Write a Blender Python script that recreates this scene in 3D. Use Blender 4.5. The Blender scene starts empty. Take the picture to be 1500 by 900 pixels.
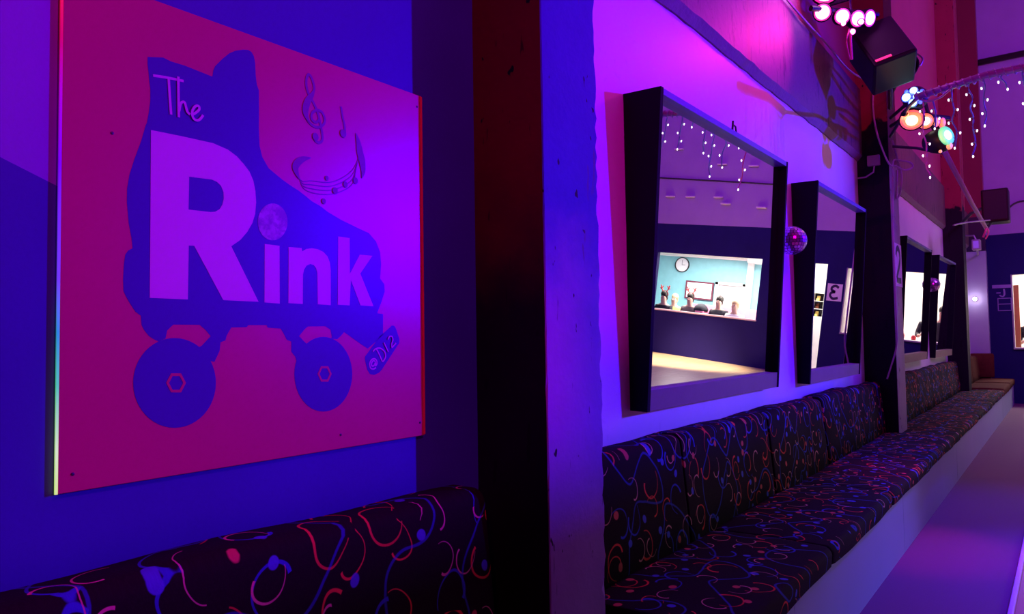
import bpy, bmesh, math, random
from mathutils import Vector, Matrix
random.seed(7)
PI = math.pi
sc = bpy.context.scene
COL = sc.collection
H = 1.424          # eye height; x runs along the mirror wall, the wall face is y = WY, z is up
WY = 1.6
FX = 17.7          # far wall

# ------------------------------------------------------------------ materials
def nodes(name):
    m = bpy.data.materials.new(name); m.use_nodes = True
    nt = m.node_tree
    return m, nt, nt.nodes['Principled BSDF']

class N:
    """tiny node-graph writer"""
    def __init__(s, nt): s.nt = nt
    def new(s, t, **k):
        n = s.nt.nodes.new(t)
        for a, b in k.items(): setattr(n, a, b)
        return n
    def link(s, a, b): s.nt.links.new(a, b)
    def put(s, sock, v):
        if isinstance(v, bpy.types.NodeSocket): s.link(v, sock)
        elif v is not None: sock.default_value = v
    def math(s, op, a, b=None, c=None, clamp=False):
        n = s.new('ShaderNodeMath', operation=op, use_clamp=clamp)
        s.put(n.inputs[0], a); s.put(n.inputs[1], b); s.put(n.inputs[2], c)
        return n.outputs[0]
    def mix(s, f, a, b, blend='MIX'):
        n = s.new('ShaderNodeMix', data_type='RGBA', blend_type=blend)
        s.put(n.inputs['Factor'], f)
        for k, v in (('A', a), ('B', b)):
            i = [x for x in n.inputs if x.name == k and x.type == 'RGBA'][0]
            s.put(i, (*v, 1) if isinstance(v, tuple) and len(v) == 3 else v)
        return [x for x in n.outputs if x.type == 'RGBA'][0]
    def noise(s, vec, scale, detail=3, rough=.55):
        n = s.new('ShaderNodeTexNoise'); s.put(n.inputs['Vector'], vec)
        n.inputs['Scale'].default_value = scale; n.inputs['Detail'].default_value = detail
        n.inputs['Roughness'].default_value = rough
        return n.outputs['Fac']
    def ramp(s, f, a, b):          # smooth 0..1 between a and b
        n = s.new('ShaderNodeMapRange', interpolation_type='SMOOTHSTEP'); s.put(n.inputs['Value'], f)
        n.inputs['From Min'].default_value = a; n.inputs['From Max'].default_value = b
        return n.outputs['Result']
    def pos(s): return s.new('ShaderNodeNewGeometry').outputs['Position']
    def xyz(s, v):
        n = s.new('ShaderNodeSeparateXYZ'); s.link(v, n.inputs[0]); return n.outputs
    def scale(s, v, k):
        n = s.new('ShaderNodeVectorMath', operation='MULTIPLY'); s.link(v, n.inputs[0]); n.inputs[1].default_value = k
        return n.outputs[0]

def mat(name, col, rough=.6, metal=0., var=.12, vs=6., bump=0., spec=.5):
    m, nt, b = nodes(name); g = N(nt)
    f = g.noise(g.pos(), vs, 4)
    dk = tuple(c * (1 - var) for c in col); lt = tuple(min(1, c * (1 + var)) for c in col)
    g.link(g.mix(f, dk, lt), b.inputs['Base Color'])
    b.inputs['Roughness'].default_value = rough; b.inputs['Metallic'].default_value = metal
    b.inputs['Specular IOR Level'].default_value = spec
    if bump:
        n = g.new('ShaderNodeBump'); n.inputs['Strength'].default_value = bump; n.inputs['Distance'].default_value = .01
        g.link(g.noise(g.pos(), vs * 6, 5), n.inputs['Height']); g.link(n.outputs[0], b.inputs['Normal'])
    return m

def glow(name, col, strength, base=(.5, .5, .5)):
    m, nt, b = nodes(name)
    b.inputs['Base Color'].default_value = (*base, 1)
    b.inputs['Emission Color'].default_value = (*col, 1); b.inputs['Emission Strength'].default_value = strength
    return m

# mirror-side wall: blue paint left of the first pillar with a lavender corner, white paint beyond it
def wall_mat():
    m, nt, b = nodes('wall_paint'); g = N(nt)
    p = g.pos(); x, y, z = g.xyz(p)
    n1 = g.noise(p, 3., 4); n2 = g.noise(p, 22., 4)
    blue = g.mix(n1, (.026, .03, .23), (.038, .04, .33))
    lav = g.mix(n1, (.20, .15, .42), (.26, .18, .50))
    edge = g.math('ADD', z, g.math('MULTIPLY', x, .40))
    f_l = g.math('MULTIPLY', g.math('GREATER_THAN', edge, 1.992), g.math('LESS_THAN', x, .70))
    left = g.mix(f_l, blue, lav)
    white = g.mix(n1, (.74, .73, .76), (.84, .82, .84))
    white = g.mix(g.math('MULTIPLY', g.ramp(n2, .62, .72), .15), white, (.45, .43, .45))
    g.link(g.mix(g.math('GREATER_THAN', x, 2.1), left, white), b.inputs['Base Color'])
    b.inputs['Roughness'].default_value = .5
    bp = g.new('ShaderNodeBump'); bp.inputs['Strength'].default_value = .12; bp.inputs['Distance'].default_value = .004
    g.link(g.noise(p, 60., 4), bp.inputs['Height']); g.link(bp.outputs[0], b.inputs['Normal'])
    return m

# stained concrete band with black drips
def band_mat():
    m, nt, b = nodes('stained_concrete'); g = N(nt)
    p = g.pos(); x, y, z = g.xyz(p)
    st = g.scale(p, (7., 7., 1.1))
    base = g.mix(g.noise(p, 2.2, 5), (.10, .055, .055), (.21, .125, .12))
    drip = g.math('MULTIPLY', g.ramp(g.noise(st, 3.2, 6, .7), .55, .63), g.ramp(g.noise(p, 1.1, 2), .38, .50))
    base = g.mix(drip, base, (.012, .009, .014))
    spk = g.ramp(g.noise(p, 45., 3), .66, .72)
    g.link(g.mix(spk, base, (.02, .015, .02)), b.inputs['Base Color'])
    b.inputs['Roughness'].default_value = .55
    bp = g.new('ShaderNodeBump'); bp.inputs['Strength'].default_value = .25; bp.inputs['Distance'].default_value = .01
    g.link(g.noise(p, 18., 6), bp.inputs['Height']); g.link(bp.outputs[0], b.inputs['Normal'])
    return m

# pillar faces: front paint over pitted concrete, sides black below and red above
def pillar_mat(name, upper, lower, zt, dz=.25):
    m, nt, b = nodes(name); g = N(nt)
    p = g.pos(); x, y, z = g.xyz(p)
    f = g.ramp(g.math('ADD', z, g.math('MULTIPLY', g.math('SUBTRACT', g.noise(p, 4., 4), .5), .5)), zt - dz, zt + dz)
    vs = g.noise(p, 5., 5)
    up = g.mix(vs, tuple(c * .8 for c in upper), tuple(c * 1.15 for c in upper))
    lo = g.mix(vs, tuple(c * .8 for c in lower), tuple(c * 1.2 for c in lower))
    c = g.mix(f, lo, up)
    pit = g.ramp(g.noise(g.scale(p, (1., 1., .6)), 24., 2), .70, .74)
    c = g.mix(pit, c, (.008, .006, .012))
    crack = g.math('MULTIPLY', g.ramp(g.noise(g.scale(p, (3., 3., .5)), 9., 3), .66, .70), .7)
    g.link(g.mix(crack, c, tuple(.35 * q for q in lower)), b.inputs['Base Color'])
    b.inputs['Roughness'].default_value = .6
    b.inputs['Specular IOR Level'].default_value = .15
    bp = g.new('ShaderNodeBump'); bp.inputs['Strength'].default_value = .3; bp.inputs['Distance'].default_value = .006
    g.link(g.noise(p, 30., 5), bp.inputs['Height']); g.link(bp.outputs[0], b.inputs['Normal'])
    return m

# upholstery: near-black cloth, red / blue curls, long blue lines and dots; uv is in metres
def fabric_mat(name='swirl_cloth', base=(.014, .004, .010), gain=1., cell=5.2):
    m, nt, b = nodes(name); g = N(nt)
    uv = g.new('ShaderNodeUVMap').outputs[0]
    warp = g.new('ShaderNodeTexNoise'); warp.inputs['Scale'].default_value = 4.; g.link(uv, warp.inputs['Vector'])
    w0 = g.new('ShaderNodeVectorMath', operation='SUBTRACT'); g.link(warp.outputs['Color'], w0.inputs[0]); w0.inputs[1].default_value = (.5, .5, .5)
    w1 = g.new('ShaderNodeVectorMath', operation='MULTIPLY_ADD'); g.link(w0.outputs[0], w1.inputs[0]); w1.inputs[1].default_value = (.06, .06, 0); g.link(uv, w1.inputs[2])
    pu = w1.outputs[0]
    col = None
    col = g.mix(g.noise(uv, 90., 2), tuple(c * .7 for c in base), tuple(c * 1.4 for c in base))
    def curls(col, scale, r0, k, wid, span, off, c1, c2):
        o = g.new('ShaderNodeVectorMath', operation='ADD'); g.link(pu, o.inputs[0]); o.inputs[1].default_value = (off, off * 1.7, 0)
        v = g.new('ShaderNodeTexVoronoi', voronoi_dimensions='2D'); v.inputs['Scale'].default_value = scale
        v.inputs['Randomness'].default_value = .65; g.link(o.outputs[0], v.inputs['Vector'])
        d = g.new('ShaderNodeVectorMath', operation='SUBTRACT'); g.link(o.outputs[0], d.inputs[0]); g.link(v.outputs['Position'], d.inputs[1])
        dx, dy, dz = g.xyz(d.outputs[0])
        rnd = g.xyz(v.outputs['Color'])
        a = g.math('DIVIDE', g.math('ARCTAN2', dy, dx), 2 * PI)                       # -.5..+.5
        a = g.math('FRACT', g.math('ADD', g.math('ADD', a, .5), rnd[0]))              # random start
        rad = g.math('MULTIPLY_ADD', a, k, r0)                                       # spiral
        dist = g.math('MULTIPLY', v.outputs['Distance'], 1. / 1.)
        ww = g.math('MULTIPLY', g.math('MULTIPLY_ADD', a, -1.05, 1.), wid)
        ln = g.math('SUBTRACT', 1., g.math('DIVIDE', g.math('ABSOLUTE', g.math('SUBTRACT', dist, rad)), ww), clamp=True)
        ln = g.ramp(ln, .0, .45)
        ln = g.math('MULTIPLY', ln, g.math('LESS_THAN', a, span))
        hue = g.math('GREATER_THAN', rnd[1], .42)
        fade = g.math('MULTIPLY_ADD', a, -.55, 1.)
        c = g.mix(hue, c1, c2)
        return g.mix(g.math('MULTIPLY', ln, fade), col, c)
    B = (.05, .08, .62); R = (.95, .09, .06); Pk = (.85, .38, .34)
    col = curls(col, cell, .20, .26, .034, .66, 0., B, R)
    col = curls(col, cell * 1.15, .16, .30, .026, .62, 3.7, R, Pk)
    # long wandering lines
    def off(dx, dy):
        o = g.new('ShaderNodeVectorMath', operation='ADD'); g.link(pu, o.inputs[0]); o.inputs[1].default_value = (dx, dy, 0); return g.noise(o.outputs[0], 3.4, 0)
    n0 = g.noise(pu, 3.4, 0); e = .004
    gx = g.math('DIVIDE', g.math('SUBTRACT', off(e, 0), n0), e); gy = g.math('DIVIDE', g.math('SUBTRACT', off(0, e), n0), e)
    gm = g.math('MAXIMUM', g.math('SQRT', g.math('ADD', g.math('MULTIPLY', gx, gx), g.math('MULTIPLY', gy, gy))), .02)
    ln = g.math('DIVIDE', g.math('ABSOLUTE', g.math('SUBTRACT', n0, .5)), gm)      # distance to the contour, metres
    col = g.mix(g.math('MULTIPLY', g.math('SUBTRACT', 1., g.ramp(ln, .0025, .0055)), .6), col, (.05, .10, .55))
    # dots
    v = g.new('ShaderNodeTexVoronoi', voronoi_dimensions='2D'); v.inputs['Scale'].default_value = cell * 1.5; g.link(pu, v.inputs['Vector'])
    rn = g.xyz(v.outputs['Color'])
    dot = g.math('SUBTRACT', 1., g.ramp(v.outputs['Distance'], .10, .13))
    dot = g.math('MULTIPLY', dot, g.math('GREATER_THAN', rn[2], .35))
    col = g.mix(g.math('MULTIPLY', dot, .9), col, g.mix(g.math('GREATER_THAN', rn[0], .5), (.8, .16, .12), (.10, .14, .7)))
    g.link(col, b.inputs['Base Color'])
    b.inputs['Roughness'].default_value = .85
    b.inputs['Specular IOR Level'].default_value = .12
    bp = g.new('ShaderNodeBump'); bp.inputs['Strength'].default_value = .3; bp.inputs['Distance'].default_value = .004
    g.link(g.noise(uv, 160., 3), bp.inputs['Height']); g.link(bp.outputs[0], b.inputs['Normal'])
    return m

def floor_mat():
    m, nt, b = nodes('carpet'); g = N(nt)
    p = g.pos()
    c = g.mix(g.noise(p, 120., 3), (.13, .035, .11), (.22, .07, .17))
    g.link(g.mix(g.noise(p, 1.2, 3), c, (.18, .05, .13)), b.inputs['Base Color'])
    b.inputs['Roughness'].default_value = .8
    return m
def wood_floor_mat():
    m, nt, b = nodes('rink_boards'); g = N(nt)
    p = g.pos()
    br = g.new('ShaderNodeTexBrick'); br.inputs['Scale'].default_value = 1.; br.inputs['Brick Width'].default_value = 1.8
    br.inputs['Row Height'].default_value = .09; br.inputs['Mortar Size'].default_value = .002
    br.inputs['Color1'].default_value = (.62, .47, .30, 1); br.inputs['Color2'].default_value = (.72, .56, .37, 1); br.inputs['Mortar'].default_value = (.2, .13, .07, 1)
    g.link(p, br.inputs['Vector'])
    g.link(g.mix(g.noise(g.scale(p, (1., 14., 1.)), 2., 4), br.outputs['Color'], (.5, .34, .2)), b.inputs['Base Color'])
    b.inputs['Roughness'].default_value = .22
    return m
def far_wall_mat():
    m, nt, b = nodes('far_wall_paint'); g = N(nt)
    p = g.pos(); x, y, z = g.xyz(p)
    n1 = g.noise(p, 1.5, 4)
    navy = g.mix(n1, (.012, .008, .085), (.020, .013, .14))
    lav = g.mix(n1, (.36, .24, .52), (.48, .34, .62))
    g.link(g.mix(g.math('GREATER_THAN', z, 3.38), navy, lav), b.inputs['Base Color'])
    b.inputs['Roughness'].default_value = .8; b.inputs['Specular IOR Level'].default_value = .15
    return m
def red_mat():
    m, nt, b = nodes('red_paint'); g = N(nt)
    p = g.pos()
    g.link(g.mix(g.noise(p, 1.3, 5), (.36, .045, .10), (.55, .08, .17)), b.inputs['Base Color'])
    b.inputs['Roughness'].default_value = .38
    return m

M = dict(
    wall=wall_mat(), band=band_mat(), fabric=fabric_mat(), carpet=floor_mat(), boards=wood_floor_mat(),
    far=far_wall_mat(), red=red_mat(),
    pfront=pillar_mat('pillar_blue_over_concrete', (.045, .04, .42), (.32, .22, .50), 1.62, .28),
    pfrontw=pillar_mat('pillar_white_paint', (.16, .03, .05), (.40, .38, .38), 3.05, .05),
    pside=pillar_mat('pillar_side_red_glow', (.20, .012, .018), (.012, .009, .018), 1.75, .35),  # red glow on the first pillar's side, painted in as a soft fade
    psideb=pillar_mat('pillar_black_side', (.30, .035, .06), (.012, .008, .018), 3.47, .02),
    concrete=mat('raw_concrete', (.3, .27, .3), .7, bump=.3),
    black=mat('black_paint', (.018, .014, .022), .55),
    frame=mat('dark_frame_board', (.008, .006, .014), .8, spec=.12),
    rail=mat('lavender_painted_rail', (.26, .20, .13), .6, bump=.1),
    toprail=mat('violet_rail', (.12, .09, .36), .5),
    plinth=mat('grey_plinth_board', (.36, .48, .50), .6, var=.06, vs=3),
    blackplastic=mat('black_plastic', (.008, .008, .012), .5, spec=.3),
    steel=mat('galvanised_tube', (.42, .40, .44), .4, .3),
    darksteel=mat('dark_steel', (.06, .055, .07), .45, .5),
    wire=mat('pale_cable', (.60, .45, .52), .6),
    greenwire=mat('icicle_cable', (.20, .62, .55), .5),
    paper=mat('white_paper', (.82, .80, .84), .7, var=.03),
    ink=mat('dark_ink', (.02, .015, .06), .6),
    bulb=glow('cool_white_led', (1., .85, 1.), 3.),
    whitecore=glow('white_hot_led', (1., .93, .9), 6.), ambercore=glow('amber_hot_led', (1., .68, .28), 4.), greencore=glow('green_hot_led', (.5, 1., .75), 2.6), cyancore=glow('cyan_hot_led', (.45, .95, 1.), 4.),
    pinklens=glow('pink_led_lens', (1., .22, .75), 9.), pinkrim=glow('pink_led_rim', (1., .02, .35), .9),
    violetlens=glow('violet_led_lens', (.75, .3, 1.), 7.),
    redlens=glow('red_led_lens', (1., .35, .22), 5.), redlabel=glow('red_display', (1., .02, .10), 1.2),
    orangelens=glow('orange_led_lens', (1., .24, .01), 1.2), orangerim=glow('orange_led_rim', (1., .06, .01), 1.),
    bluelens=glow('cyan_led_lens', (.0, .14, 1.), 1.2), bluerim=glow('blue_led_rim', (.0, .03, 1.), 1.),
    greenlens=glow('green_led_lens', (.0, .75, .20), .9),
    lamp=glow('wall_lamp_glass', (1., .75, 1.), 12.),
    panel_light=glow('ceiling_panel_light', (1., .95, .9), 9.),
    screen=glow('lit_screen', (1., .97, .97), 1.6),
    cyan=mat('turquoise_wall_paint', (.24, .54, .60), .6), roomwhite=mat('white_room_paint', (.82, .80, .78), .6),
    pinkpaint=mat('pink_wall_paint', (.78, .24, .38), .6), grey=mat('grey_paint', (.4, .38, .4), .6),
    orange=mat('orange_wood_frame', (.80, .36, .08), .5), counter=mat('pale_counter_top', (.80, .62, .62), .4),
    redthing=mat('red_plastic', (.7, .05, .05), .4), yellow=mat('yellow_cloth', (.75, .55, .15), .7),
    darkcloth=mat('dark_cloth', (.02, .02, .03), .8), plaid=mat('plaid_cloth', (.09, .06, .07), .8, var=.6, vs=60),
    skin=mat('skin', (.55, .34, .26), .55), hairdark=mat('dark_hair', (.02, .014, .01), .6), hairfair=mat('fair_hair', (.55, .40, .22), .6),
    glassbrown=mat('brown_cushion', (.11, .030, .016), .9, var=.4, vs=14, spec=.1),
    lavtrim=mat('lavender_kerb_strip', (.75, .60, .85), .4, var=.3, vs=150),
    ledge=mat('ledge_render', (.24, .16, .26), .7, bump=.4),
)
def mirror_mat():
    m, nt, b = nodes('mirror_glass')
    g = N(nt)
    g.link(g.mix(g.noise(g.pos(), 2., 2), (.90, .90, .92), (.93, .93, .95)), b.inputs['Base Color'])
    b.inputs['Metallic'].default_value = 1.; b.inputs['Roughness'].default_value = 0.
    return m
M['mirror'] = mirror_mat()

# ------------------------------------------------------------------ mesh helpers
def add_box(bm, lo, hi, bev=0., seg=2):
    r = bmesh.ops.create_cube(bm, size=1.)
    vs = r['verts']
    for v in vs:
        v.co = Vector([lo[i] + (v.co[i] + .5) * (hi[i] - lo[i]) for i in range(3)])
    if bev:
        es = list({e for v in vs for e in v.link_edges})
        bmesh.ops.bevel(bm, geom=es, offset=bev, segments=seg, affect='EDGES', profile=.5)
    return vs
def add_prism(bm, pts, depth):
    """solid between the polygon pts and the same polygon moved by the vector depth"""
    d = Vector(depth)
    a = [bm.verts.new(Vector(p)) for p in pts]; b = [bm.verts.new(Vector(p) + d) for p in pts]
    n = len(pts)
    bm.faces.new(a); bm.faces.new(b[::-1])
    for i in range(n): bm.faces.new((a[i], b[i], b[(i + 1) % n], a[(i + 1) % n]))
    bmesh.ops.recalc_face_normals(bm, faces=bm.faces[:])
def add_tube(bm, pts, r, n=8, r1=None, cap=True):
    pts = [Vector(p) for p in pts]
    rings = []
    up = Vector((0, 0, 1))
    for i, p in enumerate(pts):
        t = (pts[min(i + 1, len(pts) - 1)] - pts[max(i - 1, 0)]).normalized()
        a = t.cross(up)
        if a.length < 1e-3: a = t.cross(Vector((1, 0, 0)))
        a.normalize(); b = a.cross(t)
        rr = r if r1 is None else r + (r1 - r) * i / (len(pts) - 1)
        rings.append([bm.verts.new(p + rr * (math.cos(2 * PI * k / n) * a + math.sin(2 * PI * k / n) * b)) for k in range(n)])
    for i in range(len(rings) - 1):
        for k in range(n):
            bm.faces.new((rings[i][k], rings[i][(k + 1) % n], rings[i + 1][(k + 1) % n], rings[i + 1][k]))
    if cap:
        bm.faces.new(rings[0][::-1]); bm.faces.new(rings[-1])
    bmesh.ops.recalc_face_normals(bm, faces=bm.faces[:])
def add_ball(bm, c, r, u=16, v=10, sc3=(1, 1, 1)):
    m = Matrix.Translation(Vector(c)) @ Matrix.Diagonal((r * sc3[0], r * sc3[1], r * sc3[2], 1))
    return bmesh.ops.create_uvsphere(bm, u_segments=u, v_segments=v, radius=1, matrix=m)['verts']
def add_lathe(bm, prof, c, axis=(0, 0, 1), n=24):
    """prof: (radius, height) pairs turned about axis through c"""
    ax = Vector(axis).normalized(); a = ax.orthogonal().normalized(); b = ax.cross(a); c = Vector(c)
    rings = []
    for r, h in prof:
        rings.append([bm.verts.new(c + ax * h + max(r, 1e-4) * (math.cos(2 * PI * k / n) * a + math.sin(2 * PI * k / n) * b)) for k in range(n)])
    for i in range(len(rings) - 1):
        for k in range(n):
            bm.faces.new((rings[i][k], rings[i][(k + 1) % n], rings[i + 1][(k + 1) % n], rings[i + 1][k]))
    bm.faces.new(rings[0][::-1]); bm.faces.new(rings[-1])
    bmesh.ops.recalc_face_normals(bm, faces=bm.faces[:])
def smooth(pts, n=6, closed=False):
    """Catmull-Rom through pts"""
    P = [Vector(p) for p in pts]; out = []
    m = len(P)
    for i in range(m - 1):
        p0 = P[max(i - 1, 0)]; p1 = P[i]; p2 = P[i + 1]; p3 = P[min(i + 2, m - 1)]
        for k in range(n):
            t = k / n
            out.append(.5 * ((2 * p1) + (-p0 + p2) * t + (2 * p0 - 5 * p1 + 4 * p2 - p3) * t * t + (-p0 + 3 * p1 - 3 * p2 + p3) * t ** 3))
    out.append(P[-1]); return out
def new(): return bmesh.new()
def world_loc(o):
    l = Vector(o.location); p = o.parent
    while p: l += Vector(p.location); p = p.parent
    return l
def obj(name, bm, m, parent=None, sm=False, uv=False, label=None, origin=None):
    """link bm (world coordinates) as ONE mesh object; children are stored relative to their parent"""
    if uv:
        L = bm.loops.layers.uv.new('UVMap')
        for f in bm.faces:
            for l in f.loops: l[L].uv = (l.vert.co.x + .6 * (1 if uv == 'end' else 0) * l.vert.co.y, l.vert.co.z - l.vert.co.y)
    o0 = Vector(origin) if origin else (world_loc(parent) if parent else Vector((0, 0, 0)))
    bmesh.ops.translate(bm, verts=bm.verts[:], vec=-o0)
    me = bpy.data.meshes.new(name); bm.to_mesh(me); bm.free()
    for k in (m if isinstance(m, (list, tuple)) else [m]): me.materials.append(k)
    if sm:
        for p in me.polygons: p.use_smooth = True
    o = bpy.data.objects.new(name, me); COL.objects.link(o)
    if parent:
        o.parent = parent; o.location = o0 - world_loc(parent)
    else: o.location = o0
    if label: o['label'] = label
    return o
def thing(name, label, cat, loc=(0, 0, 0), group=None):
    o = bpy.data.objects.new(name, None); COL.objects.link(o); o.location = loc; o.empty_display_size = .1
    o['label'] = label; o['category'] = cat
    if group: o['group'] = group
    return o
def tag(o, label, cat, group=None):
    o['label'] = label; o['category'] = cat
    if group: o['group'] = group
    return o
def struct(name, bm, m, label=None, sm=False):
    o = obj(name, bm, m, None, sm); o['kind'] = 'structure'
    if label: o['label'] = label
    return o
def box(name, lo, hi, m, parent=None, bev=0., **k):
    bm = new(); add_box(bm, lo, hi, bev); return obj(name, bm, m, parent, **k)
def ribbon(bm, pts, w, y, t=.0006, taper=False):
    """flat printed stroke on the poster plane: pts are (x, z); y is its face"""
    P = smooth([(p[0], p[1], 0) for p in pts], 5) if len(pts) > 2 else [Vector((p[0], p[1], 0)) for p in pts]
    a = []; b = []
    n = len(P)
    for i, p in enumerate(P):
        d = (P[min(i + 1, n - 1)] - P[max(i - 1, 0)]).normalized(); q = Vector((-d.y, d.x, 0))
        s = w * (math.sin(PI * (i + .6) / (n + .2)) if taper else 1.)
        a.append(p + q * s * .5); b.append(p - q * s * .5)
    va = [bm.verts.new((p.x, y - .0004 * i / n, p.y)) for i, p in enumerate(a)]; vb = [bm.verts.new((p.x, y - .0004 * i / n, p.y)) for i, p in enumerate(b)]
    vc = [bm.verts.new((p.x, y + t, p.y)) for p in a]; vd = [bm.verts.new((p.x, y + t, p.y)) for p in b]
    for i in range(n - 1):
        bm.faces.new((va[i], va[i + 1], vb[i + 1], vb[i])); bm.faces.new((vc[i], vd[i], vd[i + 1], vc[i + 1]))
        bm.faces.new((va[i], vc[i], vc[i + 1], va[i + 1])); bm.faces.new((vb[i], vb[i + 1], vd[i + 1], vd[i]))
    bmesh.ops.recalc_face_normals(bm, faces=bm.faces[:])
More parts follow.
